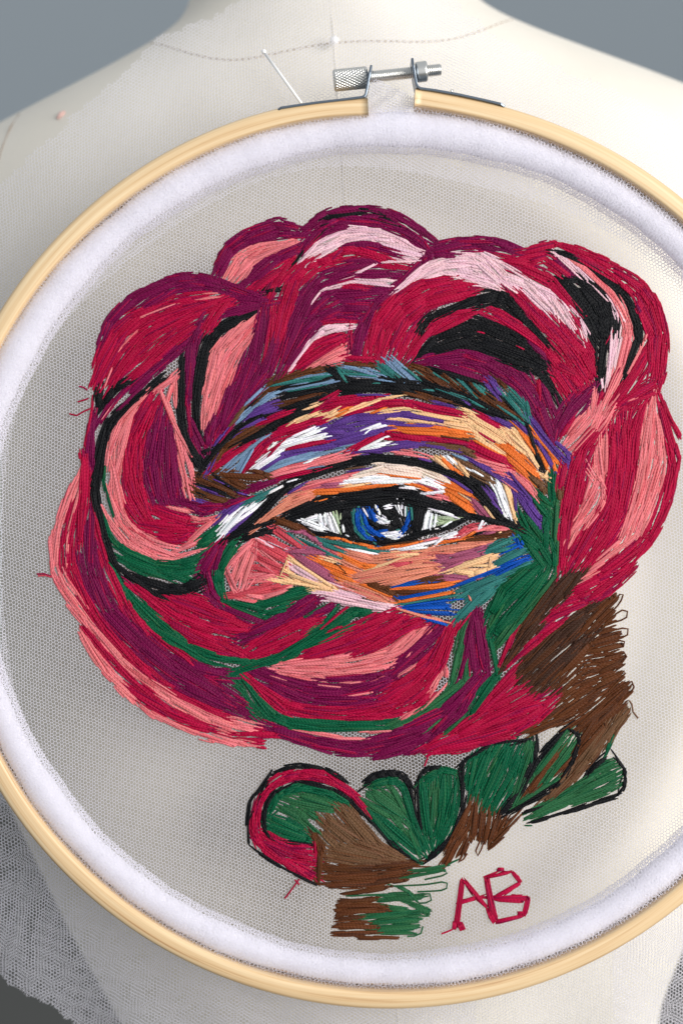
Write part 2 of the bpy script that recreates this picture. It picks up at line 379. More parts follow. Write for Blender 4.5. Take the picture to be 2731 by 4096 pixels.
F = np.stack([I*NP+J, I*NP+(J+1) % NP, ((I+1) % NT)*NP+(J+1) % NP, ((I+1) % NT)*NP+J], -1).reshape(-1, 4)
o = quad_mesh('net_roll', V, F, M_ROLL, work)
for layer, (an, grow, seed) in enumerate(((0.4, 0.0001, 1), (0.1, 0.0007, 2), (0.75, 0.0013, 3))):
    E, D = hex_edges(0, 2*math.pi*0.130/K, -0.0100/K, 0.0100/K, PITCH*(1.0+.12*layer), an); E = warp(E, 4, 90+30*layer)
    m = E.mean(1); k = (m[:, 1] > -0.0086/K*(1.0-.12*layer)) & (m[:, 1] < 0.0074/K*(1.0-.06*layer)); E, D = E[k], D[k]
    t = E[..., 0]*K/0.130; ph = math.pi/2 + E[..., 1]*K/0.0056*-1
    g = grow + (rng.random(len(E))*0.0003)[:, None]*np.ones((1, 2))
    Q = roll_pt(t, ph, g); c = roll_pt(t.mean(1), ph.mean(1), 0.0); ctr = np.stack([HX+(R_IN-.0054)*np.sin(t.mean(1)), np.full(len(t), -0.0034), HZ+(R_IN-.0054)*np.cos(t.mean(1))], -1)
    n = c-ctr; n /= np.linalg.norm(n, axis=1)[:, None]
    ribbons('net_roll_cover', Q[:, 0], Q[:, 1], n, TW*K, D, M_NET, o)
# a pinch of net standing up in the split of the outer ring
E, D = hex_edges(1440, 1740, 320, 480, PITCH*.8, 0.3); E = warp(E, 6, 60); m = E.mean(1)
k = inside_poly(m, [(1476, 348), (1498, 336), (1560, 362), (1650, 408), (1740, 446), (1600, 470), (1470, 470)]); E, D = E[k], D[k]
Q = to_plane(E, lambda E: -0.0062 + 0.0012*np.sin(E[..., 0]/23+E[..., 1]/17)); ribbons('net_pinch', Q[:, 0], Q[:, 1], NRM(len(Q)), TW*K*1.4, D, M_NET, work)
# loose net outside the hoop
LOOSE = [(1040, -40), (946, 18), (848, 71), (705, 125), (651, 147), (571, 214), (500, 286), (420, 357), (295, 446), (223, 554), (134, 607), (18, 732), (-200, 900), (-260, 2200), (-260, 3560), (0, 3900), (60, 3960), (180, 4000),
         (270, 4070), (330, 4110), (420, 4300), (3020, 4300), (3020, 700), (2900, 560), (2600, 430), (2300, 300), (2000, 150), (1760, -40), (1500, -200)]
def ragged(poly, amp, step):
    out = []
    for (x0, y0), (x1, y1) in zip(poly, poly[1:]+poly[:1]):
        n = max(1, int(math.hypot(x1-x0, y1-y0)/step))
        for i in range(n): out.append((x0+(x1-x0)*i/n + random.uniform(-amp, amp), y0+(y1-y0)*i/n + random.uniform(-amp, amp)))
    return out
LOOSE = ragged(LOOSE, 13, 24)
def y_loose(E):
    r = np.hypot(E[..., 0]-1560, E[..., 1]-2205); d = np.clip(r-1790, 0, None)*K
    X = (E[..., 0]-1365.5)*K; Z = CZ+(2048-E[..., 1])*K; c, s = math.cos(ROLL), math.sin(ROLL); dx, dz = X*1.05-PIN.x, (Z-CZ)*1.05+CZ-PIN.z
    fy = front_y(dx*c-dz*s, dx*s+dz*c)
    fold = 0.0015*np.sin(E[..., 0]/120 + E[..., 1]/170) + 0.001*np.sin(E[..., 0]/61 - E[..., 1]/140)
    y = 0.0045 + d*0.75 + fold*np.clip(d/0.01, 0, 1)
    return np.minimum(y, np.maximum(fy-0.003, 0.0045))
for layer, (an, pit) in enumerate(((27, 1.0), (34, 1.03))):
    E, D = hex_edges(-260, 3000, -180, 4280, PITCH*pit, math.radians(an)); E = warp(E, 9, 230-40*layer)
    m = E.mean(1); r = np.hypot(m[:, 0]-1560, m[:, 1]-2205); k = (r > 1775) & inside_poly(m, LOOSE)
    if layer: k &= (m[:, 1] > 2205) & ((m[:, 0] < 1900) | (m[:, 0] > 2450))
    E, D = E[k], D[k]; y = y_loose(E) - 0.0012*layer
    f = K*(DIST+y)/DIST
    Q = np.stack([(E[..., 0]-1365.5)*f, y, CZ+(2048-E[..., 1])*f], -1)
    ribbons('loose_net', Q[:, 0], Q[:, 1], NRM(len(Q)), TW*K, D, M_NET, work)
EMB = '''
# part | label
P petal|dark crimson upper left petal with thin pink highlights
T 300 800 1.96
B cccm 1065,600 930,560 760,580 580,660 440,740 295,880 230,985 195,1130 155,1220 130,1350 130,1480 145,1568 220,1500 430,1430 650,1300 840,1190 900,1080 1060,900 1260,760 1160,690
S m 90 215,1140 262,985 400,825 600,700 800,630 1000,625 1250,710
S m 44 480,890 700,735 950,665 1200,705
S c 80 160,1330 250,1110 420,930 640,830
S c 90 150,1480 250,1240 420,1010 700,850 1050,785
S c 90 240,1480 400,1220 650,1000 950,870 1150,790
S c 70 420,1420 600,1260 800,1080 1000,960
S m 70 430,1500 640,1330 860,1150
S p 18 470,940 700,850 880,790 1170,755
S p 18 320,1200 430,1060 525,980
S p 16 230,1480 300,1300
P petal|small upper left petal with salmon centre
B m 1065,590 1110,470 1200,350 1310,260 1440,185 1568,130 1650,135 1780,220 1730,480 1600,760 1480,760 1290,690
S m 80 1090,580 1180,400 1330,280 1568,200 1760,235
S m 60 1120,600 1220,420 1360,330 1580,270 1760,270
S p 24 1180,610 1290,420
S p 60 1230,640 1360,490 1568,390 1740,320
S p 44 1300,430 1440,365 1690,340
S p 30 1280,560 1350,460 1500,370
S p 16 1330,630 1400,520
S m 50 1290,690 1420,560 1568,440 1760,350
S m 60 1400,650 1520,520 1640,440 1750,400
S c 90 1380,720 1480,620 1640,540
S c 70 1540,690 1600,580 1700,480
S k 60 1490,725 1560,695 1615,695
P petal|magenta petal fold edged by a black arc with salmon streaks
B mm 1000,900 1280,690 1568,760 1680,560 1760,480 1900,700 1850,1000 1700,1300 1480,1450 1200,1790 1140,1850 1010,1568 880,1568 880,1200
S m 70 1060,610 1250,705 1480,765
S m 60 1240,765 1400,800 1560,790
S m 60 1160,900 1350,860 1500,800
S c 80 1230,780 1120,880 1040,1010
S m 66 1010,920 935,1050 900,1250 880,1568
S m 110 1480,830 1460,1050 1400,1300 1290,1568
S c 70 1548,880 1525,1100 1480,1300
S m 110 1600,1000 1540,1250 1440,1440 1330,1568
S c 110 1568,1180 1640,900 1720,640 1830,530
S c 60 1510,800 1568,650 1660,560
S m 120 1610,1300 1720,1000 1810,800 1890,690
S m 90 1650,1330 1800,1060 1960,900
S m 90 1240,1500 1180,1700 1150,1800
S m 110 1400,1400 1290,1600 1190,1750 1150,1810
S k 60 1390,900 1200,985 1060,1090 1005,1250 965,1450 945,1600 960,1790 1000,1900
S p 46 1430,900 1250,1060 1110,1200 1060,1400 1020,1600 1010,1740
S p 50 1405,1020 1200,1250 1130,1450 1060,1640 1030,1790
S p 30 1280,990 1150,1150 1100,1350
S p 40 1330,1080 1190,1330 1120,1560
S m 50 880,1570 890,1750 930,1900 1000,2020
S k 60 855,1220 830,1400 825,1568 840,1750 890,1930 980,2100
T 1100 800 1.96
P petal|magenta top petal with black tips and pale pink curved highlights
B mmc 155,500 235,215 370,110 520,65 690,55 850,58 1000,110 1150,210 1275,335 1170,440 1120,480 930,690 820,760 700,950 600,1000 560,1260 400,1290 90,1360 0,1350 60,900
S m 50 235,215 400,100 650,68 900,98 1100,208 1265,335
S m 90 350,230 500,150 700,160 950,210 1150,330 1200,400
S m 70 200,420 300,300 420,220 600,180
S c 80 400,470 520,400 700,400 880,470
S c 80 230,560 330,480 480,450
S c 50 830,510 960,520 1080,550
S c 50 560,680 660,690 760,710
S m 50 430,480 560,360 800,360 1040,440
S m 60 480,560 620,520 800,500
S m 60 300,700 500,620 760,580 1000,590
S m 80 260,900 420,760 600,740 900,720
S m 90 330,950 520,850 760,840
S m 60 200,1050 330,940 500,900 680,900
S c 40 330,960 500,950 600,960
S c 60 300,1150 420,1090 560,1060
S c 90 170,1330 260,1240 400,1170 540,1100
S k 46 370,150 500,118 680,98
S k 36 640,65 780,85 870,135
S k 40 730,145 860,158 990,212
S k 16 440,190 300,300 210,420 155,500
S k 20 350,210 440,172
S l 28 200,485 290,370 400,300 570,238 800,232
S l 34 215,465 300,390 400,355
S l 26 215,540 330,440 500,350 620,305 750,295
S l 24 620,208 800,232 950,290 1060,370 1170,420
S l 26 770,312 920,316
S l 48 800,335 930,390 1160,432
S l 18 860,392 1000,420 1120,455
S l 18 410,670 560,600 690,565
S l 20 600,600 700,540 820,490 990,475 1130,485
S l 24 240,865 320,750 400,690 520,655 650,640
S l 20 580,620 720,625 930,640
S l 20 700,655 820,665 920,680
S l 34 90,1360 190,1230 250,1130 350,1060 480,1020 600,990
S l 32 300,1090 400,1010 560,990
S p 44 250,1300 400,1220 560,1120
S p 44 330,1290 450,1210 550,1180
S p 26 400,1285 550,1240
S m 50 700,950 620,1100 605,1230
S c 26 590,1030 600,1200
T 750 1400 1.96
S c 60 1230,55 1350,75 1480,65
T 1100 800 1.96
P petal|crimson upper right petal with black hollows and pale pink rim
B cc 700,1230 720,1000 830,780 940,690 1130,480 1290,325 1400,285 1568,280 1700,280 1900,380 2120,310 2220,320 2420,380 2620,460 2780,600 2950,730 3040,900 3060,1100 3030,1300 3000,1440 2700,1620 2500,1850 2350,1950 2000,1500 1700,1350 1560,1260 1120,1260 900,1200
T 1900 900 1.96
S m 60 -180,130 0,120 150,130 330,195
T 1100 800 1.96
S m 90 1200,410 1380,345 1568,325
S m 50 930,690 1060,560 1200,440 1380,430
S c 100 740,1200 800,960 960,780 1150,660 1400,620
S c 110 900,1180 1000,960 1200,800 1568,700
S c 100 820,1220 860,1050 1000,870 1200,740
S c 90 1050,1230 1150,1080 1250,980
S m 60 640,1230 690,1000 780,820 900,720
S c 46 1200,1000 1350,900 1560,860
S c 40 1230,1060 1400,960 1568,900
S l 52 935,735 1060,620 1200,520 1400,465 1568,475
S l 46 1130,620 1260,540 1420,505 1568,525
S l 36 1150,625 1300,575 1430,595
S l 20 1440,600 1568,640
S k 40 1140,1100 1170,990 1290,900 1450,840 1568,790
S k 60 1110,1250 1200,1130 1350,1030 1568,960
S k 120 1200,1195 1400,1120 1568,1090
S k 60 1380,870 1500,820 1600,770
T 1900 900 1.96
S c 60 350,225 560,178 640,148
S c 60 200,275 400,300 560,255
S c 110 330,330 560,420 720,580 860,740
S c 80 560,270 680,360 760,420
S c 90 330,560 460,700 600,850 760,1020
S c 60 240,500 360,600 440,720
S c 130 560,760 700,900 820,1100 900,1230
S c 90 700,880 850,1000 940,1200
S c 60 120,690 240,750 400,850 560,980
S c 70 560,1000 640,1100 800,1180
S c 90 620,1150 680,1250 740,1330
S c 70 740,1180 820,1280
S m 40 400,900 500,980 570,1060
S k 110 0,590 120,560 240,570 330,650
S k 40 250,640 360,720 460,830 520,900 580,970
S k 110 0,780 120,820 300,900 420,980
S k 130 0,920 200,970 400,1060 560,1130
S k 60 200,1050 400,1120 520,1130
S k 60 420,1060 520,1180 620,1340
S c 14 0,835 80,850
S c 14 300,940 400,985
S l 54 0,300 70,340 195,465
S l 16 0,455 100,475 200,520
S l 26 80,265 160,330 230,420
S l 36 140,275 260,320 400,410 520,520
S l 30 210,460 280,500 340,545
S l 42 240,405 380,440 500,540
S l 24 440,470 540,500 640,560
S l 52 430,540 500,600 590,690
S l 30 500,560 610,660 620,710
S l 18 580,570 660,690 735,800
S l 18 660,570 740,690
S l 28 690,590 790,680 850,780 870,880
S l 22 800,690 860,780 910,880
S m 60 620,260 760,420
P petal|crimson outer right petal fold around a black hollow
B cc 640,140 880,215 1050,300 1250,440 1380,560 1445,740 1480,900 1470,1100 1430,1260 1250,1400 950,1700 740,1500 900,1250 960,900 700,470 590,200
S c 54 640,148 880,218 1045,290
S c 70 700,200 900,290 1080,400 1250,560
S c 100 1060,340 1245,440 1370,570 1435,740 1465,900 1455,1100 1420,1250
S c 110 1260,600 1350,760 1400,930 1380,1130
S m 50 1260,620 1310,720
S c 110 1350,1000 1270,1150 1180,1280 1090,1400
S c 90 1420,1240 1250,1330 1100,1430
S m 110 650,1560 740,1450 860,1330 930,1270
S k 54 640,445 760,430 850,450 960,520
S k 110 700,470 820,620 900,780 960,900
S k 150 820,460 940,560 1020,700 1030,850
S k 80 940,760 1010,860 1000,1000 965,1230
S k 60 600,205 760,240 920,330 1060,450 1150,560
S k 56 1050,430 1180,560 1250,720 1275,880 1230,1010 1160,1200
S l 60 640,240 720,310 790,375
S l 40 740,290 850,400 900,455
S p 60 800,310 950,420 1080,560 1160,700 1200,850 1170,1040 1080,1250 990,1430 940,1568
S l 34 900,460 1010,560 1080,660 1100,760
S l 34 1100,610 1150,700 1180,790
S l 30 1070,740 1080,880 1060,1020 1040,1200
S p 70 1180,830 1150,1000 1110,1150
S l 26 1150,860 1110,1000 1095,1090
S l 26 985,1200 1000,1290
S p 40 1300,950 1270,1050 1180,1190
S p 24 1345,840 1320,920
S p 20 930,1250 905,1450
S c 16 1000,960 1090,800
S c 30 1140,1090 1060,1240 980,1400
P petal|plain magenta petal between the eyebrow and the black hollow
T 1500 1400 1.96
B mm 360,90 560,30 760,30 1000,120 1200,190 1420,350 1568,380 1568,560 1440,690 1380,720 1190,480 1000,250 850,220 600,160
S m 110 360,95 560,50 760,65 900,115
S m 80 500,115 700,170 860,230
S m 110 760,60 960,150 1120,250 1200,340
S m 100 1100,200 1200,330 1280,480
S m 110 1290,420 1340,550 1380,680
S m 80 1250,480 1360,650
S m 100 1568,380 1480,500 1420,650
S m 90 1300,230 1330,350 1390,480
S c 40 1450,680 1530,560
S c 40 1280,230 1290,360
T 1931 1550 1.96
P petal|large crimson right petal with two wide salmon bands and loose edge threads
B cc 1370,20 1460,230 1500,440 1520,570 1440,850 1380,1000 1300,1200 1260,1240 1100,1470 1000,1640 830,1700 780,1560 600,1470 600,900 640,620 660,540 800,330 950,200 1100,60
S c 110 610,1430 640,1100 700,800 760,520 900,330
S c 120 700,1380 820,1150 960,950 1030,640 1030,300
S c 110 800,1380 980,1150 1060,900 1090,600 1110,250
S c 110 900,1300 1050,1100 1130,850 1170,520 1200,260 1280,100
S c 60 620,1000 660,820 720,640
S c 40 1375,60 1470,260 1550,405
S c 24 1510,435 1535,570 1480,780
S c 80 1380,100 1450,400 1500,560 1465,800 1380,1050 1280,1220
S c 90 1265,1240 1080,1420 860,1530
S c 60 1230,1200 1050,1360 880,1470
S c 60 1100,150 1250,70 1370,30
S c 90 1180,1400 1000,1560 800,1680
S c 14 1270,1250 1150,1420 1060,1560
S p 120 1320,130 1300,300 1250,600 1200,850 1130,1080 1070,1200
S p 60 1355,180 1400,450 1370,650 1310,850 1220,1080
S p 26 1170,1180 1000,1310 860,1400
S p 26 1080,1190 950,1280 870,1370
S p 30 960,1370 800,1470
S p 14 940,1430 770,1510
S p 24 965,330 980,560 960,700
S p 20 910,440 930,600 940,720
S p 56 890,700 940,760 940,900 860,1030 780,1130
S p 46 900,760 830,930 730,1060 610,1270
S p 24 720,1130 650,1280
S p 16 790,230 700,320 650,400
S p 16 820,260 740,350 650,440
S p 18 920,240 800,380 650,520
S p 14 920,280 800,420 690,530
S p 34 1080,30 980,130 915,240
S p 20 1060,90 980,240 930,310
S p 18 870,0 845,170
S p 20 1220,75 1120,115
T 150 1500 1.96
T 1500 1400 1.96
S c 70 1490,880 1460,1000 1440,1100
T 150 1500 1.96
P petal|curled left petal with crimson inside and thick salmon rim
B cmm 940,120 1000,280 1080,450 1130,650 1170,850 1200,1000 1210,1100 1380,1130 1250,1250 1100,1330 900,1270 780,1170 690,1040 650,900 660,760 700,560 740,320 840,220
S c 150 920,200 780,450 740,700 780,950 880,1120
S m 130 980,300 920,550 910,800 960,1000
S m 110 1040,420 1040,700 1070,980
S c 110 900,1050 1050,1080 1200,1150
S c 90 800,1160 1000,1200 1220,1200
S c 60 950,1290 1100,1290 1200,1240
S c 50 680,1000 740,1100 820,1180
S c 60 900,130 800,300 720,500
S m 60 1060,980 1250,1040 1450,1030
S m 50 1190,1000 1300,1080 1460,1010
S p 60 1080,10 980,80 900,130
S p 66 900,110 720,270 610,430 560,600 545,720
S p 66 740,310 680,480 660,620 620,800 590,880
S p 60 800,200 680,380 620,560
S p 70 590,650 610,850 640,1000 680,1090
S p 50 560,900 590,1020 640,1150 740,1270
S p 50 660,1080 760,1210 900,1300 1080,1350
S p 44 530,1080 620,1230 750,1350 900,1430 1100,1460
S p 60 760,1280 900,1370 1110,1420
S p 26 1100,1440 1180,1400 1275,1380
S p 44 1130,1360 1250,1310
S p 50 1200,1300 1300,1200 1380,1140
S p 44 1000,1030 1100,1050 1210,1080
S p 44 1190,1120 1280,1140 1380,1120
S p 46 940,80 1000,220 1060,360 1100,450 1180,570 1240,680
S p 18 1090,40 1075,150 1085,270
S p 34 1010,220 1040,120 1060,60
S p 38 1080,460 1120,600 1150,750 1190,880 1200,1000
S p 38 1140,560 1200,700 1220,850
S q 30 960,140 1010,260 1070,400
S q 24 700,1180 800,1260 950,1330
P petal_outline|thick black and green line curving round the left petals
S k 85 1000,10 850,140 690,260 560,400 505,560 480,750 440,880 460,1000 500,1200 560,1400 650,1560
S k 60 740,50 620,110 520,230
S k 50 490,130 475,270
S m 44 680,120 560,260 480,390
S m 40 860,60 720,200 600,310
S p 14 630,180 560,270 490,380
S p 12 890,90 850,130
S g 26 540,690 520,800 545,920 580,1050 610,1150
S g 46 530,1100 560,1240 640,1350 760,1420
S g 70 640,1350 800,1440 1000,1490 1180,1470 1290,1410
S g 80 680,1450 850,1530 1050,1568 1250,1530
S g 90 1290,1310 1400,1230
S g 60 1270,1340 1380,1290
T 150 2250 1.96
S k 70 580,0 700,90 820,170 950,260
S k 80 750,110 950,190 1150,200 1310,120
S k 50 900,230 1050,230 1200,200 1310,140
S g 60 780,40 950,90 1050,140
S g 60 900,30 1080,90 1200,150
S k 40 1260,90 1310,110
P petal|sweeping lower left petal with salmon outer edge
T 150 1500 1.96
B cccm 360,720 250,860 160,1080 100,1260 125,1500 160,1660 240,1800 350,1980 480,2290 600,2410 800,2600 940,2690 1140,2800 1390,2870 1568,2910 1800,2930 1830,2600 1600,2350 1350,2200 1150,2080 850,1850 600,1500 500,1250 440,900 460,700 440,300
S m 60 450,300 410,450 420,650 430,750
S m 50 420,330 400,520 390,640
S c 80 365,600 390,800 350,1100 330,1350
S c 40 430,250 420,400 380,560
S m 90 440,1050 400,1250 420,1500
S c 44 430,1000 480,1250 560,1500
S c 70 310,1000 240,1250 230,1500
S p 34 350,740 270,900 190,1080 140,1280 130,1480
S p 34 350,830 300,980 260,1180 220,1350 230,1540
S p 26 95,1260 112,1450 128,1568
S p 30 265,850 205,1020 155,1180
T 150 2250 1.96
S m 130 400,30 480,280 640,500 850,680 1050,850 1300,980 1480,1100
S m 120 760,520 950,700 1200,880 1420,1010
S m 90 1150,800 1350,870 1500,880
S m 90 1150,970 1350,1060 1568,1150
S c 80 280,60 400,330 560,560 760,780 950,950
S c 44 350,480 500,660 680,860 900,1050 1100,1200
S c 50 560,0 640,180 760,420 900,600
S c 60 960,960 1150,1060 1350,1170 1500,1210
S c 30 860,520 1000,640 1150,740 1280,850
S c 70 700,980 900,1110 1150,1240 1400,1310
S p 50 120,80 200,220 320,370 470,560 640,770 800,880 980,1000 1180,1130 1400,1230 1568,1270
S p 24 200,60 260,200 380,320 450,430
S p 30 230,320 330,440 440,560
S p 54 330,520 420,700 560,880 700,1000 800,1100
S p 60 430,500 600,680 750,850
S p 44 800,860 950,990 1200,1110
S p 30 600,950 760,1120
S p 20 800,1130 920,1230
S p 44 900,1180 1050,1260 1250,1340 1568,1440
S p 54 1300,1200 1450,1260 1568,1300
S p 12 1250,1380 1390,1412
S p 30 1440,1200 1568,1215
S p 50 1000,1040 1200,1150 1400,1270
S c 30 480,620 620,800 760,940
S g 44 600,60 680,200 760,360 860,450
S g 74 740,260 880,410 1020,520 1140,620
S g 56 900,500 1050,600 1200,660 1350,740 1568,775
P petal|crimson inner lower left petal under the black line
B ccc 700,140 950,270 1310,200 1360,60 1450,300 1568,400 1700,440 1900,330 2080,230 2180,330 2500,480 2450,560 2100,700 1850,820 1700,880 1568,760 1350,740 1140,620 860,400
S c 70 720,160 860,260 1000,370 1200,480 1500,560
S c 80 1000,280 1200,350 1400,430 1568,470
S c 90 1000,440 1200,560 1500,680
S c 50 1200,300 1400,380 1568,430
S c 50 1150,600 1350,690 1540,720
S m 56 1330,60 1360,200 1440,310
T 850 2150 1.96
S m 60 80,60 40,200 10,300
S c 80 0,570 150,640 300,720
S c 70 0,700 150,730 330,730
S m 80 90,550 250,620 420,680
S m 110 240,770 420,700 620,600 820,460
S m 60 450,700 620,590 850,480
S c 90 300,870 500,740 700,650 840,620
S c 80 260,940 480,860 700,740
S c 60 0,800 150,850 260,930
S c 50 0,900 140,920
S m 50 700,640 850,570 960,515
S g 24 700,640 850,545
S g 40 0,950 120,960 330,960
S g 60 120,1080 330,1000 520,950 680,860 800,770 960,660 1180,560
S g 44 680,880 850,790 1050,740 1250,620
S g 84 940,700 1100,590 1250,575
S g 20 980,535 870,680
S c 18 820,740 940,640 1040,555
S c 18 880,740 1030,690
S c 18 1060,700 1310,575
T 150 1500 1.96
S m 110 1420,1330 1340,1440 1290,1560
T 850 2150 1.96
P petal|rounded lower petal with pale salmon sheaf of highlights
B ccm 180,1080 520,960 720,880 960,790 1250,640 1420,560 1560,580 1800,690 1900,680 1870,850 1800,1080 1700,1250 1380,1500 1000,1530 700,1500 450,1420 320,1280
S c 110 720,920 950,800 1200,690 1440,590
S c 90 700,950 1000,870 1250,780 1500,640
S c 60 1100,920 1300,830 1480,710
S m 120 330,1050 600,1150 900,1200 1200,1180 1450,1080
S m 90 420,1130 700,1250 1000,1290 1300,1260
S m 50 850,1110 1150,1090 1400,1060
S m 60 1400,1050 1568,950 1700,800
S c 60 260,1090 400,1200 560,1300 750,1350
S c 60 300,1120 450,1280 600,1380
S c 100 600,1330 900,1370 1200,1360 1500,1270
S c 40 750,1400 1000,1420 1350,1420
S c 90 1300,1300 1500,1200 1600,1100
S p 24 520,990 800,960 1090,920
S p 60 540,1000 850,990 1150,960 1400,900 1568,740
S p 50 540,1030 850,1040 1200,1000 1450,920 1568,830
S p 50 480,1040 700,1080 1000,1060 1390,1020
S p 22 420,1070 500,1090 600,1120
S p 36 560,1070 680,1100 790,1125
S p 18 720,1080 910,1105
S p 22 800,1150 900,1165 1035,1180
S p 20 1000,1255 1130,1225 1260,1215
S p 14 1000,1150 1180,1130
S p 14 1210,1140 1370,1075
S g 50 210,1080 280,1170 330,1280 450,1400 560,1460 740,1500 1000,1500 1380,1490
S g 50 330,1220 430,1330 560,1420 760,1450 1050,1460 1370,1450
T 1550 2150 1.96
S c 90 0,800 150,700 300,650
S c 110 500,690 440,850 380,1000 200,1200 0,1320
S c 100 0,1200 200,1100 350,960
S c 54 0,1380 200,1330 330,1230
S m 90 100,960 250,850 400,720
S m 60 0,1100 150,980 300,850
S p 40 0,880 120,790 240,700
S p 30 30,960 180,830 310,690
S p 16 230,860 300,780 360,705
S p 16 60,1100 150,1040 240,985
S p 24 130,960 200,880
S p 40 460,1010 450,1100
S p 40 400,1100 350,1200
S p 34 430,1180 350,1270 250,1370
S p 26 240,1340 150,1390 80,1450
P petal|narrow magenta and dark green folds under the green leaf
B mmf 690,570 800,720 770,1050 860,1080 640,1400 400,1568 -100,1620 -100,1540 250,1400 480,1170 540,750
S m 40 680,575 640,700 620,900 560,1100
S m 100 690,590 720,750 735,900 755,1040
S m 70 640,700 660,900 680,1060
S m 110 740,1060 640,1180 500,1320 300,1440 0,1540
S m 100 640,1200 560,1360 420,1480 330,1560
S f 40 620,650 560,800 520,1000 500,1160
S f 50 560,850 540,1000 490,1150
S f 24 620,930 610,1080 600,1140
S f 70 580,1150 470,1230 380,1310 250,1390 0,1500
S f 30 420,1420 320,1500 250,1560
S f 20 620,1380 500,1480 420,1568
S c 22 540,740 600,640 670,565
P petal|narrow bright crimson petal against the brown stem
B ccc 1040,985 1110,1180 1190,1220 1250,1300 1100,1440 900,1560 700,1640 400,1700 0,1720 420,1568 640,1420 860,1110
S c 50 990,720 940,850 870,1020
S c 50 1040,985 900,1130 780,1270 660,1400
S c 60 1030,1090 900,1220 700,1390
S c 60 1110,1180 900,1290 620,1430 480,1540
S c 90 1190,1220 1000,1340 750,1450 530,1568
S c 90 1245,1305 1100,1440 900,1540 700,1600
S c 60 1560,515 1350,580 1230,660
S c 34 1400,650 1250,750 1100,870 960,990
S c 90 1450,430 1568,380 1680,320
S c 60 1480,480 1600,430
T 950 2900 1.7422
S m 90 200,20 450,90 700,150 1000,120 1250,40 1400,-20
S m 44 480,130 700,190 900,200
S m 80 950,215 1150,150 1350,40
S p 30 340,20 560,60 780,105
S p 20 620,90 800,90 980,100
S p 22 890,50 1090,40
S c 60 0,60 150,60 280,60
S p 34 0,20 120,50
S p 34 0,120 80,140
S c 90 1300,180 1450,100 1568,60
T 1750 2800 1.96
S c 80 0,370 200,320 400,260 600,200 760,110
S c 50 0,400 200,385 430,310 610,285
S c 70 200,280 500,130 840,20
P stem|wide brown stem with looped loose threads on its outer edge
T 1850 2250 1.96
B hhb 930,30 850,200 650,280 450,520 300,820 440,900 600,1050 660,1110 440,1350 600,1330 760,1290 930,1350 900,1568 1100,1520 1200,1380 1300,1180 1300,1000 1230,850 1230,600 1220,430 1180,260 1080,330
S h 90 890,60 760,200 640,340 480,520
S h 60 640,400 500,560 300,830
S h 150 460,870 640,700 850,500 1000,380
S h 130 560,980 760,780 960,600
S h 60 940,60 860,190 780,280
S b 60 900,560 1010,450 1110,340 1200,260
S b 60 960,660 1100,600 1250,560
S b 60 980,700 1130,680 1260,640
S b 60 1000,780 1150,760 1265,715
S b 60 1050,870 1180,820 1255,770
S b 60 1000,1000 1150,950 1265,860
S b 90 700,1250 900,1100 1100,980
S b 60 500,1340 700,1250 900,1160
S b 110 900,1300 1100,1150 1300,970
S b 80 950,1360 1100,1230 1250,1080
S x 70 930,1568 1050,1450 1180,1290 1290,1160
S b 80 900,1500 1000,1380 1120,1260
S h 90 640,900 860,700 1000,560
S b 70 760,880 900,740 1010,620
L b 1000,500 1120,380 1240,235 1250,270 1200,350 1070,470
L b 1090,500 1200,400 1270,365 1290,400 1270,440 1140,480
L b 1060,560 1180,530 1285,510 1290,550 1270,580 1150,610
L b 1000,640 1150,610 1260,615 1265,655 1150,680
L b 1020,740 1150,720 1270,705 1275,750 1180,840
L b 1080,930 1200,880 1280,845 1260,880 1140,1010
L b 1120,1060 1220,980 1320,930 1335,1000 1230,1060
L x 1300,1080 1325,1075 1320,1150 1370,1220
T 1550 2150 1.96
S h 60 1330,330 1230,470 1130,610 1020,760
T 1850 2250 1.96
P leaf|broad emerald leaf with black outline at the base of the brown stem
T 1750 2800 1.96
B gg 230,430 440,340 560,330 745,325 755,450 650,640 560,800 440,855 330,820 230,760 205,600
S g 110 280,740 330,550 420,380
S g 110 350,800 450,600 560,370
S g 90 430,840 560,640 650,430
S g 60 240,700 250,560 300,430
S f 70 600,780 680,600 740,360
S f 16 400,560 470,440
S f 20 500,770 600,600
S f 16 260,640 300,480
S k 20 205,475 400,350 560,322 760,302
S k 40 765,295 770,380 740,520 660,680 560,820 480,900
S k 30 210,450 180,560 190,720 180,900
P leaf|narrow green and brown leaf outlined in black
B fff 1000,250 1095,310 1085,400 1000,560 850,700 620,840 700,660 800,480 900,330
S f 60 1000,270 880,420 740,620
S f 60 1080,325 960,500 820,680
S b 30 950,380 830,530 700,720
S b 26 780,680 700,770
S f 44 900,640 760,740 600,830
S b 24 1060,430 960,560 880,610
S k 36 1010,220 880,330 780,470 700,620 620,790
S k 44 1020,235 1090,260 1110,340 1060,450 1010,580 900,700 700,800 520,900
P stem|pale brown stem strip between two green leaves
B xxb 1420,100 1500,120 1360,320 1190,520 1000,700 830,820 800,800 1000,600 1100,430 1130,300
S x 90 1330,180 1250,330 1130,480 1000,640 830,810
S x 70 1430,120 1300,340 1180,480
S b 80 1280,80 1170,250 1090,380
S g 26 1345,330 1320,400
P leaf|rounded green leaf pointing away from the stem
B fff 1380,450 1420,540 1440,620 1390,720 1100,820 800,910 690,950 665,900 900,770 1150,600 1300,490
S f 70 690,935 900,830 1150,700 1410,570
S f 60 720,890 1000,730 1250,590
S f 60 1000,815 1250,735 1390,660
S f 44 1200,570 1300,505 1400,470
S f 50 880,850 1100,760 1300,680
S k 28 1380,432 1430,510 1470,560 1450,700 1400,750
S k 32 1410,752 1150,830 900,910 690,970
S k 54 1310,452 1200,540 1160,600
S k 24 650,890 800,850 900,800
S g 12 680,985 740,985
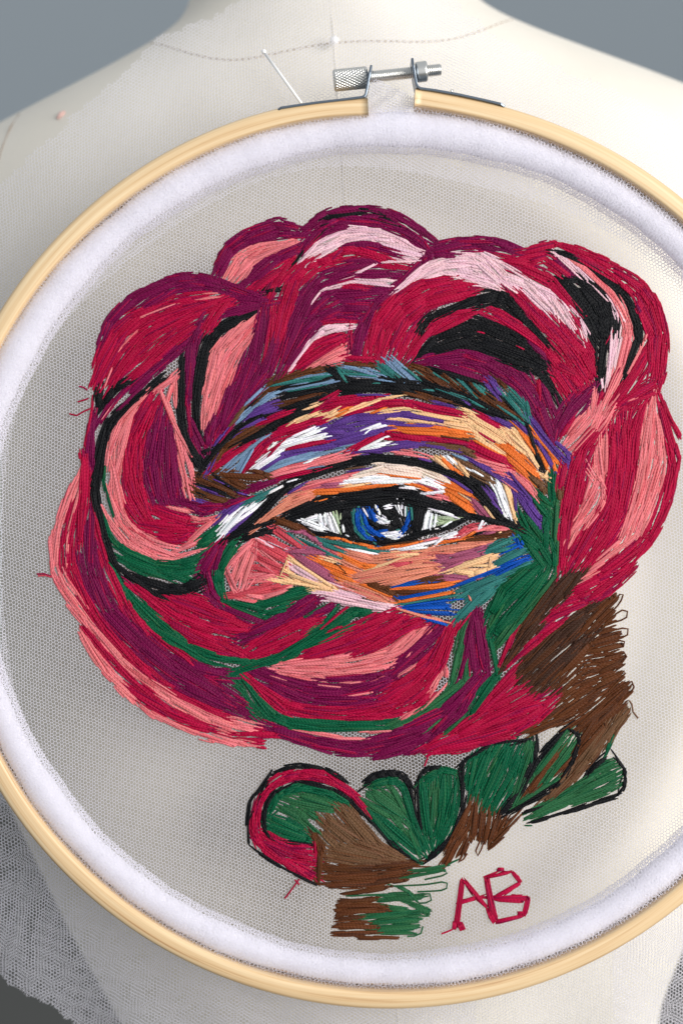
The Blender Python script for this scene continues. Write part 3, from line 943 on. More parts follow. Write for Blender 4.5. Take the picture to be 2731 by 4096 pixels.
P stem|ragged brown fringe hanging under the emerald leaf
B bbb 270,770 340,780 420,870 500,910 640,890 540,1010 380,1150 290,1100 150,1250 40,1250 150,1060
S b 60 270,775 225,950 150,1060 40,1220
S b 60 305,785 290,950 270,1090
S b 50 350,860 340,1000 320,1110
S b 50 410,865 400,1000 360,1130
S b 44 470,905 430,1030 390,1140
S b 30 530,940 470,1040
S b 24 640,905 540,1020 390,1170
S b 30 250,1050 220,1150 170,1260
S b 26 170,1080 110,1200 40,1330
L b 340,1080 290,1200 320,1215 355,1120
L b 420,1090 380,1160 400,1175 520,1070
L b 240,1130 160,1260 180,1270 230,1200
P leaf|green leaf with a rounded tip joining its twin in a heart
T 950 2900 1.7422
B ffg 885,430 1000,340 1120,350 1195,450 1230,600 1300,740 1330,880 1290,940 1180,860 1000,700 900,540
S f 100 930,470 1050,540 1170,640
S f 60 900,540 1060,620 1150,720
S f 40 1060,420 1130,520 1180,640
S g 60 900,430 1050,385 1150,430 1200,600 1310,860
S g 50 920,620 1050,780 1200,920 1290,970
S g 50 1000,650 1150,780 1290,900
S f 30 1180,720 1250,860 1270,920
S k 50 885,412 960,355 1060,335 1150,355 1205,440
S k 30 1200,430 1220,570 1260,700
S k 26 830,560 960,700 1080,840 1220,940 1300,970
P leaf|dark green leaf with black edges beside the brown fringe
B gg 1255,410 1400,290 1525,310 1550,500 1530,680 1440,820 1330,920 1310,830 1270,650
S g 70 1290,400 1300,600 1340,800
S f 60 1370,440 1360,600 1350,720
S g 80 1440,330 1440,560 1390,800
S g 60 1520,380 1500,620 1400,830
S g 50 1280,380 1400,315 1520,335
S f 20 1410,430 1400,560
S k 26 1250,410 1250,560 1270,700
S k 34 1250,385 1300,315 1420,295
S k 30 1568,560 1540,690 1450,830 1310,950
S k 30 1540,295 1560,420
P leaf|curled green leaf with a thick crimson border
B cc 560,1100 350,1010 200,920 95,815 80,650 120,500 245,340 420,285 600,300 750,395 890,600 850,640 640,560 500,680 540,800
S c 56 900,620 820,500 700,410 560,360 430,340 300,380 180,490 125,620 125,760 200,860 350,960 530,1080
S c 40 480,330 620,345 740,425
S c 60 190,760 330,830 520,850
S c 60 150,800 320,900 540,940
S c 60 230,890 380,980 540,1060
S c 26 540,800 540,900
S g 60 230,600 300,480 430,435 560,445 700,490 790,550
S g 80 220,700 350,760 500,800
S g 60 230,640 360,680 450,740
S f 60 310,510 450,560 680,590
S f 44 420,490 560,515 680,570
S f 30 390,590 480,700 620,790
S f 44 480,600 560,650
S f 50 280,560 380,600 460,660
S k 26 240,330 400,278 570,292 690,350 770,410
S k 22 240,310 200,390 110,490 78,580 72,700 78,830
S k 18 75,830 200,930 340,1010 560,1115
S k 26 380,410 260,470 195,580 185,700 220,780 350,820 530,832
S k 26 430,402 600,422 760,500 900,650
P stem|short brown and green stem with loose horizontal threads
B xxb 720,580 860,710 1010,880 1190,940 1230,960 1100,1060 700,1140 580,1100 600,900 600,660
S x 110 720,580 840,710 1000,870 1170,935
S x 100 610,650 720,760 900,850 1100,910
S x 90 640,860 850,900 1150,940
S x 60 640,920 850,950 1080,960
S x 60 580,740 700,850 900,900
S b 54 510,740 580,850 570,1000 560,1110
S b 60 600,1000 850,1010 1250,960
S b 60 600,1060 850,1060 1180,1010
S b 50 620,1110 850,1110 1200,1060
S b 34 720,1180 900,1150 1080,1120
S b 36 700,1225 850,1230 980,1210
S b 60 685,1300 850,1290 1080,1290
S b 30 680,1345 900,1335
S b 60 675,1400 850,1390 1000,1410
S b 36 655,1455 850,1450 1000,1440
S b 30 830,1480 1000,1480 1130,1480
S b 40 690,1260 880,1255 1050,1260
S f 18 750,1190 950,1180 1200,1170
S f 40 1000,1210 1180,1200 1335,1190
S f 18 1080,1080 1300,1040 1450,1010
S f 22 1200,1020 1350,1000 1480,970
S f 54 890,1340 1100,1310 1325,1290
S f 60 920,1380 1100,1350 1280,1350
S f 60 960,1420 1100,1400 1270,1400
S f 24 1010,1450 1150,1450 1250,1450
S f 44 1200,1250 1340,1310
S f 54 1050,1280 1200,1300
S f 24 1110,1130 1190,1160 1260,1240
L f 1090,1120 1300,1110 1450,1090 1458,1130 1420,1150 1250,1160
L f 1240,1180 1340,1175 1345,1230 1260,1240
L f 1150,1060 1350,1030 1450,1010 1450,1040 1300,1075
L f 1180,1470 1270,1460 1290,1400
P petal|dark magenta and black corner where petals meet the eyebrow
T 750 1400 1.96
B mk -20,480 60,520 130,640 200,560 320,560 300,640 180,800 110,920 60,860 -20,740
S m 60 20,520 90,680 140,780
S m 80 230,520 170,640 160,760
S k 60 -10,690 50,790 110,880
S k 40 100,810 190,770
P eyebrow|dark arched eyebrow of black brown teal and pale blue stitches
T 750 1400 1.96
B kkkb 70,930 160,790 330,610 440,430 600,280 740,210 1060,120 1240,100 1568,80 1720,90 1870,120 2070,170 2320,230 2470,250 2660,400 2680,540 2610,570 2370,500 2170,450 1870,400 1670,350 1470,330 1180,340 1050,400 850,480 640,600 420,760 200,940 100,960
S k 60 1060,130 1180,200 1270,260 1500,260
S k 80 1150,300 1350,290 1600,300 1800,330
S k 80 1500,250 1750,260 2000,330 2300,440 2500,520
S k 60 1900,150 2100,200 2300,260
S k 40 2100,410 2350,480 2560,540
S b 60 640,270 820,195 1080,135
S t 28 630,290 760,250 1000,220 1110,192
S a 16 800,230 950,210 1110,190
S a 24 760,320 900,280 1040,260 1165,237
S t 18 760,330 950,300 1100,277
S a 46 440,440 520,345 610,285
S a 42 415,530 500,450 600,370 690,330
S b 30 500,440 620,330 740,290
S k 50 720,380 900,330 1150,290
S b 50 740,420 900,390 1050,350
S k 34 720,470 900,420 1100,340
S v 36 480,530 590,470 705,440
S v 36 380,640 500,560 600,530
S x 40 310,620 380,520 460,440
S k 40 330,680 450,580 600,500
S k 50 450,720 650,610 850,500 1000,430
S b 34 300,760 450,650 600,600
S b 28 200,900 280,770 420,700
S k 50 110,930 220,780 380,640
S k 50 400,740 560,660 700,620
S v 20 200,760 290,650
S v 16 160,970 200,880 260,790
S t 26 1170,150 1220,220 1250,260
S a 24 1240,135 1400,162 1480,200
S t 24 1230,180 1400,190 1500,210
S a 16 1300,205 1400,207 1510,225
S t 14 1400,260 1520,265
S b 34 1220,110 1400,105 1470,130
T 1500 1400 1.96
S a 12 0,230 120,240 240,260
S t 28 20,100 100,160 180,230
S a 50 110,80 200,160 300,250
S t 20 240,150 300,190 350,240
S t 20 390,140 460,180 520,220
S b 50 500,160 600,260 680,310
S t 24 540,190 620,260 680,310
S t 32 610,200 700,260 770,345
S b 36 720,240 850,360
S t 26 760,260 860,360
S b 60 800,330 900,420 1050,500
S b 36 400,200 550,300
S t 28 440,290 600,330 750,400 880,470
S t 26 340,310 480,320
S b 30 160,320 300,340 420,390
S b 24 450,370 600,410
S v 20 640,370 800,470
S v 16 460,420 620,440
S t 28 900,400 1020,480 1140,560
S b 34 900,380 1040,450 1150,540
S t 26 1000,350 1080,440 1170,550
S t 30 1040,320 1120,400 1180,470
S t 34 1180,400 1200,520
S v 44 890,230 940,280 980,360
S b 30 970,250 1020,300
S b 40 250,110 380,140 480,210
T 750 1400 1.96
S k 20 760,348 950,322 1170,268
S k 14 430,490 520,400 640,322
S k 18 640,318 800,300 1000,255 1130,222
S k 20 1100,150 1160,200 1190,250
T 1500 1400 1.96
S k 16 60,130 150,210 230,262
S k 14 560,212 650,292 720,342
S k 14 690,232 780,312 830,372
S k 16 850,332 960,422 1090,522
S k 12 960,342 1060,442 1150,542
S k 26 330,232 500,272 700,352 850,432
S k 30 200,282 400,302 600,372 800,452
T 1500 1400 1.96
P brow_bone|multicoloured streaks between the eyebrow and the eyelid crease
T 750 1400 1.96
B cvpv 190,950 420,780 640,620 850,500 1050,410 1180,350 1470,350 1870,420 2170,470 2450,560 2620,600 2700,550 2980,860 2880,950 2800,1010 2680,990 2500,930 2200,800 2000,760 1568,800 1300,850 1000,920 700,1000 500,1000 300,990
S c 40 190,940 340,830 540,710
S c 30 550,590 700,520 850,480
S a 46 300,930 420,820 540,710 660,650
S a 30 400,980 440,880 530,760
S c 60 420,970 520,840 640,720 740,680
S c 60 670,660 850,600 1060,550
S c 30 620,850 720,740
S w 60 540,920 640,850 720,800
S w 42 690,780 850,730 1090,667
S w 20 860,690 950,650 1020,620
S w 16 660,740 690,705
S c 30 740,790 920,740 1110,710
S c 28 1000,470 1100,400 1180,340
S e 28 860,490 950,450 1050,420
S e 28 850,570 950,530 1050,490
S e 20 770,600 850,550
S e 20 1110,510 1170,470
S e 30 1120,540 1300,470 1450,400 1568,370
S o 20 1150,530 1270,470
S o 20 1430,500 1568,450
S c 44 1050,440 1250,410 1500,370
S c 44 1200,520 1400,460 1568,420
S v 16 1300,350 1450,340 1540,355
S v 60 1110,610 1250,540 1450,520 1568,530
S v 84 1080,640 1250,640
S v 70 1120,740 1300,690 1480,640 1568,620
S w 20 1350,690 1450,610 1568,590
S c 54 1290,800 1430,690 1568,640
S w 24 1330,790 1430,730 1560,680
S w 14 1400,770 1568,745
S v 26 760,810 1000,780 1200,750
S v 26 1290,805 1568,785
S v 34 590,940 700,850 780,820
S a 46 620,950 750,890 940,840
S a 28 950,830 1100,790 1240,770
S w 16 900,890 1000,860
S p 46 650,990 800,930 1000,900 1250,840
S p 40 940,890 1100,850 1210,800
S a 14 890,940 1090,910
S c 24 700,1010 950,950 1140,920
T 1500 1400 1.96
S c 60 0,425 250,415
S c 64 300,420 500,470 700,500
S e 34 0,480 120,460 240,450
S e 22 0,390 190,362
S v 44 180,500 400,530 540,560
S v 24 130,580 300,580 460,600
S e 20 150,545 320,560 460,575
S e 34 280,490 500,530 720,570
S e 34 520,570 640,590 760,610
S e 14 640,460 760,490
S o 44 140,610 400,610 720,660
S o 34 180,640 450,650 740,690
S x 16 480,670 740,710
S c 44 90,660 350,690 600,720 770,750
S c 110 770,760 880,820 1060,890
S x 40 380,740 600,750 790,800
S x 30 680,790 790,840
S v 40 0,790 200,750 350,740
S v 34 340,740 550,765 700,795
S p 40 150,800 300,810 430,850
S c 50 780,500 900,560 990,620
S v 44 930,540 1080,600
S e 80 710,500 850,580 1000,650 1080,750
S e 60 740,570 860,660 1030,750
S e 44 780,680 900,750 1000,820
S o 20 760,700 900,800 1000,830
S o 80 960,720 1080,800 1200,920
S o 70 1020,830 1120,920 1200,990
S o 60 1100,850 1220,960 1290,1010
S c 14 800,640 940,730
S e 40 1000,620 1100,740 1250,840
S e 36 1050,610 1150,700 1250,850
S e 26 1180,790 1280,930
S o 30 1100,610 1200,700 1280,850
S o 34 1280,780 1350,950
S e 34 1290,990 1340,1000
S e 24 1350,940 1320,1000
S v 50 1210,540 1300,640 1400,780 1510,880
S v 44 1250,680 1330,810 1400,940
S o 24 1240,660 1330,770 1430,880
S o 24 1390,900 1410,960
S v 30 1120,570 1190,650
S v 40 1400,720 1500,800 1510,870
S k 30 1180,560 1230,720 1270,840 1310,950
P upper_eyelid|peach orange and white eyelid stitches under a black crease line
T 750 1400 1.96
B bmk 30,980 160,950 300,960 650,980 740,1020 460,1150 260,1240 40,1230
B vk 430,1200 700,1080 930,1010 780,1110 620,1260 480,1400 260,1490 200,1380
B bk 560,1370 700,1310 900,1300 960,1420 760,1400 640,1420
B ospn 530,1390 640,1290 800,1150 1000,1040 1250,980 1500,900 1870,900 2100,980 2300,1120 2450,1300 2600,1350 2560,1000 2500,930 2200,810 1900,820 2100,960 2350,1250 2420,1340 2250,1320 2000,1200 1700,1080 1500,1060 1100,1160 800,1260 650,1350
S k 64 300,1480 480,1380 600,1250 760,1080 950,980 1200,900 1400,865 1568,850
S k 44 600,1200 720,1080 850,1020 1100,950
S b 76 250,975 400,1000 640,1000
S b 54 330,1020 460,1080
S b 44 500,940 600,965 650,1010
S b 50 70,1000 200,1050 400,1140
S k 30 180,970 300,1060 450,1140
S v 14 200,1010 330,1070
S b 60 50,1110 180,1150 340,1200
S k 18 60,1110 200,1170
S k 18 120,1060 260,1110 380,1170
S v 14 130,1090 250,1130
S v 14 60,1190 150,1200
S v 16 380,1110 470,1140
S m 44 440,1110 600,1050 720,1010
S m 50 60,1220 250,1230 470,1150
S t 50 430,1210 550,1150 690,1085
S w 24 620,1130 700,1090 770,1055
S w 14 770,1040 850,1007 930,1000
S v 50 220,1360 340,1240 440,1190
S v 34 400,1320 500,1260
S w 60 260,1460 360,1340 480,1220
S w 34 350,1370 470,1280 600,1195
S w 16 240,1380 370,1230
S v 24 330,1420 450,1330 560,1250
S k 54 280,1490 400,1430 560,1370 680,1330
S k 54 400,1490 560,1450 700,1400
S s 60 530,1390 640,1300 800,1180 1000,1120
S s 44 600,1330 780,1240 980,1160
S p 36 930,1050 1100,1020 1300,980
S n 40 1040,1060 1200,1050
S p 34 850,1100 1000,1050 1200,1000
S v 24 780,1130 900,1060
S o 44 960,1110 1130,1100 1350,1090 1520,1060
S o 24 980,1130 1200,1120
S o 16 990,1190 1110,1165
S e 34 1200,1080 1400,1050
S w 36 1220,1040 1400,1020 1568,1010
S i 46 1310,980 1450,940 1568,900
S x 16 1220,940 1400,910
S v 14 1230,960 1430,930
T 1500 1400 1.96
S k 70 0,850 200,870 400,900 600,970 750,1060 900,1230 1000,1330 1160,1395
S k 50 640,980 780,1040 880,1150 960,1260
S i 60 20,905 150,905 350,940 500,1000 610,1050
S i 40 0,945 200,960 400,1000
S w 44 0,1040 200,1020 400,1030 560,1100
S w 30 180,1080 330,1090
S w 34 370,1130 470,1120 560,1100
S o 30 80,975 250,990 380,1012
S o 34 280,1052 420,1090
S o 24 0,1075 150,1060
S n 20 380,1060 500,1090
S p 34 420,1150 550,1165
S o 60 520,1050 640,1080 770,1150
S o 70 560,1120 680,1200 770,1290
S o 50 530,1080 640,1150 740,1200
S e 16 640,1110 760,1190
S n 60 760,1170 820,1240 870,1300
S v 30 560,990 660,1040 770,1130
S v 20 330,850 450,880
S e 34 450,840 530,900 600,950
S o 30 520,860 620,960
S e 30 640,870 690,940 740,1000
S o 20 610,930 690,990
S w 40 560,830 620,890
S a 16 590,810 720,870
S x 44 640,860 800,930 920,1020
S x 30 740,960 880,1020
S w 24 740,930 860,1000
S p 46 780,850 930,900 1060,920
S p 24 900,950 1030,980
S v 28 720,860 900,950 1050,1050 1180,1150
S v 28 1040,950 1150,1080 1240,1200
S v 60 1120,1150 1220,1280 1290,1410
S v 60 1180,1180 1300,1330
S v 18 820,1050 920,1170 1000,1290
S v 16 880,1160 980,1260
S v 26 1090,1120 1100,1270
S p 60 1070,960 1180,1050 1250,1150
S p 20 960,1000 1130,1120
S w 56 940,1030 990,1150 1040,1310
S e 40 1010,1040 1060,1180 1100,1340
S e 20 850,1220 930,1330
P eye|embroidered eye with blue iris and black outline
T 1150 1900 2.6133
B kkk 60,440 400,230 800,190 1150,150 1400,205 1600,295 1860,405 1900,470 1750,520 1500,600 1250,690 950,720 700,680 400,620 150,520
S k 110 0,430 150,350 400,250 600,230 800,210 1000,170 1150,170 1350,215 1500,280 1620,330
S k 120 100,420 400,330 800,280 1200,250 1450,300 1750,400
S k 40 150,520 300,610 600,640 720,690 950,720 1200,690 1400,620 1568,590
S k 60 1250,640 1450,580 1661,546 1848,470
S k 150 620,350 600,480 680,640
S k 150 1380,330 1360,450 1320,600
S k 130 950,330 1100,430 1150,540
S k 60 850,480 950,540 1100,560
S k 50 900,640 1000,690 1150,690
S k 80 1900,430 1700,400
Q eye_white
S w 26 170,470 260,440 320,420
S w 52 160,495 270,545 400,600
S w 30 180,500 300,560 410,590
S w 40 330,430 345,500
S w 44 380,420 400,530
S w 50 420,420 475,600
S w 44 465,420 540,610
S w 30 570,500 590,610
S y 44 500,410 540,530
S y 26 560,400 545,490
S w 10 600,620 650,645
Q iris
S t 40 680,390 680,480 720,600 820,690
S u 54 720,400 730,520 780,600 850,670
S u 42 790,390 830,540 950,610 1020,650
S u 54 850,560 980,650
S t 30 760,470 790,530
S u 56 870,360 890,430 920,500
S u 30 930,310 950,400
S u 30 940,590 1060,570
S u 42 1270,450 1240,530 1190,600
S t 36 1290,330 1310,400 1300,490
S t 26 715,335 765,330
S t 20 880,690 930,730
S t 16 800,590 860,640
S t 20 1130,580 1180,570
Q catchlight
S w 26 785,345 810,390 840,440
S w 26 900,300 940,380 970,420
S w 44 960,350 1040,315 1110,292
S w 40 970,362 1100,340
S w 26 1150,310 1165,380
S w 26 1195,310 1180,375
S w 36 950,450 1030,470
S w 26 980,410 1040,460
S w 14 920,485 1000,495
S w 14 1010,495 1110,475
S w 30 1020,610 1160,590
S w 30 1020,660 1200,620
S w 26 1060,680 1190,670
T 1650 1900 2.6133
Q eye_white
S w 52 120,330 220,350 300,365 400,405 500,460
S w 54 150,380 130,480 110,580
S w 54 200,400 190,500 170,580
S w 44 240,420 220,560
S w 26 200,570 300,560 420,480
S y 54 250,440 330,460 440,450
S y 44 240,500 330,500
S y 26 300,530 390,480
P lower_eyelid|salmon and orange stitches along the lower edge of the eye
B pbb 440,640 560,550 680,520 860,520 1000,550 1060,590 950,650 700,690 300,710 100,700
S q 60 440,640 560,555 680,535
S p 40 500,640 600,560 680,560
S p 30 100,690 270,650
S o 42 570,640 660,590
S p 40 740,570 860,545 1000,570
S n 34 740,620 870,590
S b 40 820,640 950,610 1040,590
S b 30 400,690 600,660 800,650 900,660
S o 24 330,700 560,670
S e 16 890,610 930,590
S e 16 840,670 890,660
S w 28 0,750 150,710 280,680
S w 24 0,775 170,755
S w 36 220,740 320,640 400,620 500,600
S k 20 630,620 740,600
S k 64 560,400 700,450 860,490 1000,510 1150,560
S w 32 740,450 710,530 680,580
S w 32 750,490 775,512
T 1150 1900 2.6133
S o 36 420,660 560,660 680,720
S o 34 730,720 850,740
S o 20 790,760 930,770
S o 36 930,770 1050,760 1200,730
S o 26 1100,760 1250,720 1400,690
S b 16 1000,740 1250,700 1400,680
S w 28 1150,780 1350,740 1568,690
S w 24 1170,792 1400,757
S t 54 320,670 480,720 700,760 970,795
S t 36 370,730 480,780 590,810
S w 32 600,770 750,800 910,830
S n 44 60,600 180,600 330,710
S n 30 180,610 280,690
S t 22 0,600 90,660 180,745
S t 26 120,660 280,740 480,835
S q 60 0,650 80,700 150,765
S n 60 0,800 200,790 380,820
S p 22 430,790 530,830
S b 54 0,480 80,520 150,570
S b 26 200,580 300,640
T 750 1400 1.96
S b 60 680,1330 780,1360 900,1410
S q 70 690,1400 800,1480 900,1545
S q 60 600,1470 700,1520 790,1568
S p 30 530,1480 640,1540
T 750 1400 1.96
P cheek|salmon mauve and peach cheek stitches with a pink bud and green edge
T 850 2150 1.96
B sps 330,20 600,90 860,80 1050,90 1300,110 1568,70 1760,60 2100,30 2360,20 2440,110 2200,200 2000,280 1800,380 1500,500 1400,570 1200,560 850,460 650,400 400,500 130,480 110,240 200,120
S g 86 170,60 75,200 42,350 80,490
S g 50 90,500 250,590 440,640
S g 84 350,540 520,480 740,415
S g 40 420,600 600,570
S g 60 140,500 300,530 420,570
S q 70 400,40 510,100 600,150
S q 60 340,50 450,110 560,180
S q 54 340,130 430,200 550,240
S q 60 330,240 430,250 530,280
S p 44 330,320 420,310 520,280
S q 54 150,460 330,420 540,370
S p 44 220,440 400,470 600,400
S p 30 180,480 350,510
S p 44 320,30 180,150 110,250
S p 60 300,60 230,200 170,380
S p 64 330,120 280,250 240,380
S p 44 110,230 150,350 200,430
S p 16 360,80 460,170 550,230
S p 16 340,180 430,220 520,300
S l 24 340,5 470,70 590,140
S l 22 420,20 600,95
S n 60 600,110 720,90 860,120
S n 80 640,130 800,220 930,310
S n 50 700,200 830,290 960,350
S e 50 600,160 700,240 860,350 960,400
S l 50 620,210 750,290 860,350
S e 46 520,340 700,380 940,410
S e 54 560,270 700,350 900,390
S e 14 590,160 570,250 520,320
S o 54 810,180 950,240 1110,290
S o 42 900,260 1030,320 1130,350
S o 54 1000,140 1150,220 1300,230
S s 60 1030,100 1200,160 1400,150 1568,120
S e 32 870,170 970,200
S b 26 940,190 1060,290
S s 36 1000,170 1160,240
S e 32 1200,260 1350,210 1568,130
S s 60 1080,310 1300,260 1568,200
S s 70 1120,350 1350,300 1568,270
S q 40 1380,245 1568,190
S s 54 1330,370 1568,310
S s 50 1000,340 1200,400 1400,500
S s 44 980,380 1200,460 1390,510
S l 40 960,370 1100,430 1250,480
S o 32 1130,350 1280,410 1420,475
S b 54 1200,365 1350,400 1420,460
S l 60 830,430 1000,450 1200,510 1410,545
S l 44 880,480 1100,520 1360,570
T 1550 2150 1.96
S s 60 0,190 200,170 380,150
S s 64 0,250 200,220 400,210
S s 64 0,310 200,270 400,240
S s 44 0,370 200,310 420,260
S q 24 0,215 180,195
S e 34 0,140 130,130 260,130
S s 54 280,110 500,80 780,45
S s 20 350,120 560,125
S n 44 370,160 520,150 700,90 780,60
S n 54 400,200 560,180 750,130
S n 34 430,250 600,190
S n 34 410,290 540,320 640,320
S e 54 480,260 640,200 820,150
S e 54 500,250 650,280 790,250
S e 26 640,220 800,220
S e 18 810,140 795,250
S b 44 100,400 280,350 400,330
S b 44 50,430 250,430 380,410
S u 24 80,385 200,355 340,350
S o 30 50,400 250,405 400,380 545,350
S t 60 750,110 850,60 980,10
S t 34 800,115 900,110 980,80
S t 66 830,220 950,150 1090,90
S u 36 860,140 960,90 1050,50
S t 60 560,420 750,350 940,280
S t 80 600,480 760,380 930,320
S t 70 530,660 700,480 860,350
S t 60 640,560 770,470 840,400
S t 40 960,260 1130,190
S u 26 60,485 250,445 450,410 620,350 800,270 1000,180 1110,150
S u 32 800,320 950,240 1110,165
S u 32 1010,10 1030,60
S u 22 1060,60 1040,20
S o 22 60,515 300,465 535,430
S t 22 80,530 300,490 545,450
S u 28 80,545 300,510 530,485
S u 44 130,555 330,540 500,550
S u 26 160,580 330,590 510,590
S u 22 250,620 400,660 480,690
S s 26 50,550 250,610 440,665
S s 24 635,450 648,500
P leaf|large dark green leaf beside the eye, brown edged
B gg 1060,30 1340,0 1335,230 1310,290 1230,400 1120,540 1000,690 840,890 790,720 790,600 860,420 1000,260 1130,190
S g 64 1070,20 1150,120 1230,240
S g 74 1150,0 1230,110 1290,230
S g 64 1270,0 1310,100 1300,230
S f 24 1330,0 1335,120 1320,230
S g 90 1200,210 1050,340 900,480 820,600
S g 110 1260,250 1180,400 1020,560 830,760
S g 64 1100,240 960,330 850,470 790,600
S g 80 1150,400 1000,600 900,720
S f 44 1310,290 1230,400 1120,540 1000,690 850,880
S f 20 960,440 830,600 790,720
S f 60 980,650 900,780 830,850
S g 44 790,760 830,930 860,1080
S g 74 850,1100 760,1200 640,1400
S f 18 860,1120 760,1280 620,1430
T 1500 1400 1.96
B gg 1110,1230 1200,1280 1260,1130 1380,980 1420,980 1460,1100 1450,1530 1200,1560 1130,1440
S g 36 1390,980 1380,1080 1390,1200
S g 54 1260,1120 1330,1180 1380,1220
S g 40 1230,1170 1300,1250 1350,1310
S g 40 1120,1240 1150,1330 1200,1400
S g 70 1170,1280 1250,1400 1330,1500
S g 70 1340,1330 1320,1450 1340,1568
S g 80 1140,1440 1220,1500 1300,1568
S f 54 1420,1180 1410,1350 1400,1540
S x 50 1440,1100 1440,1180
S x 60 1210,985 1300,1060 1320,1120
S v 60 1120,1150 1220,1280 1290,1410
S v 60 1190,1190 1300,1330
P initials|crimson stitched letters AB
T 1700 3400 3.136
Q letter_a
S c 52 465,350 440,480 420,640 410,800 372,990
S c 34 470,360 540,470 620,580 700,670 800,735
S c 44 380,670 500,650 640,590
S c 40 365,900 362,1000
S c 54 430,905 470,1010
Q letter_b
S c 60 755,330 790,480 810,650 840,820 885,900
S c 46 820,650 850,780 895,870
S c 34 745,340 860,300 960,262 1090,272
S c 32 895,240 990,240
S c 34 1080,270 1160,335 1195,410
S c 40 1190,400 1100,480 980,545 850,595
S c 54 840,600 1000,590 1150,580 1300,605
S c 34 850,618 1050,612 1240,640
S c 50 1290,600 1270,700 1230,825
S c 50 1150,795 1240,800
S c 40 1230,820 1100,850 980,880 870,905
S c 44 780,745 820,860 870,910
Q letter_a
L c 340,990 270,1020 200,1045
P loose_thread|short red thread ends lying on the net
T 150 1500 1.96
L c 330,90 360,95 395,120
L c 320,212 360,200 405,185
L c 255,305 300,325 360,290 425,262
T 150 2250 1.96
L c 0,90 50,85 112,108
L q 10,105 60,100 118,115
T 950 2900 1.7422
L c 330,1205 380,1140 430,1070
L c 400,1075 430,1110
L c 1300,285 1325,220
'''
# ---------------------------------------------------------------- embroidery: every stitch is a length of thread
THREADS = {'m': (116, 2, 68), 'c': (174, 0, 60), 'p': (226, 122, 128), 'q': (200, 72, 86), 'l': (230, 188, 200), 'k': (20, 21, 25), 'g': (0, 88, 58), 'f': (42, 98, 62),
           'b': (94, 52, 27), 'h': (62, 39, 29), 'x': (108, 77, 54), 'o': (230, 116, 50), 'e': (240, 194, 146), 's': (224, 138, 114), 'v': (90, 56, 134), 'u': (6, 76, 172),
           'a': (118, 146, 178), 't': (48, 116, 112), 'w': (232, 232, 238), 'n': (164, 84, 114), 'y': (172, 190, 156), 'i': (234, 214, 198)}
DYE = {'w': 1.0, 'k': .8, 'c': .84, 'm': .84, 'p': .9, 'l': .92}
THREADS = {k: np.array(lin(*v))*DYE.get(k, .88) for k, v in THREADS.items()}
THREAD_R = 3.9*K
def catmull(pts, step=14.0):
    p = np.asarray(pts, float)
    if len(p) < 2: return p
    p = np.vstack([2*p[0]-p[1], p, 2*p[-1]-p[-2]]); out = []
    for i in range(1, len(p)-2):
        n = max(2, int(np.linalg.norm(p[i+1]-p[i])/step)); t = np.linspace(0, 1, n, endpoint=False)[:, None]
        a, b, c, d = p[i-1], p[i], p[i+1], p[i+2]
        out.append(0.5*(2*b + (c-a)*t + (2*a-5*b+4*c-d)*t**2 + (-a+3*b-3*c+d)*t**3))
    return np.vstack(out + [p[-2][None]])
class Curve:
    def __init__(self, pts):
        self.p = catmull(pts); d = np.linalg.norm(np.diff(self.p, axis=0), axis=1); self.s = np.concatenate([[0], np.cumsum(d)]); self.L = self.s[-1]
    def at(self, s): return np.array([np.interp(s, self.s, self.p[:, 0]), np.interp(s, self.s, self.p[:, 1])])
    def nrm(self, s):
        t = self.at(min(s+6, self.L)) - self.at(max(s-6, 0)); t /= np.linalg.norm(t)+1e-9; return np.array([-t[1], t[0]])
parts = []                                      # [name, label, [(subname, stitches)...]]; stitch = (points px, colour, height)
cur = None; ox = oy = 0.0; sc = 1.0; seq = 0
LINES = [l for l in EMB.strip().splitlines() if l and not l.startswith('#')]
NSEQ = sum(1 for l in LINES if l[0] in 'SL')
MIXC = {'c': ('m', .14), 'm': ('c', .12), 'p': ('q', .16), 'g': ('f', .12), 'f': ('g', .15), 'h': ('b', .25), 'b': ('h', .2), 'x': ('b', .15), 's': ('q', .08)}
def jig(c):
    if c in MIXC and random.random() < MIXC[c][1]: k = THREADS[c]*.4 + THREADS[MIXC[c][0]]*.6
    else: k = THREADS[c]
    f = 1 + random.uniform(-.24, .14)
    return np.clip(k*f*(1 + np.array([random.uniform(-.05, .05) for _ in range(3)])), 0.001, 0.95)
def one(a, b, c, h): return (np.array([a, b]), jig(c), h)
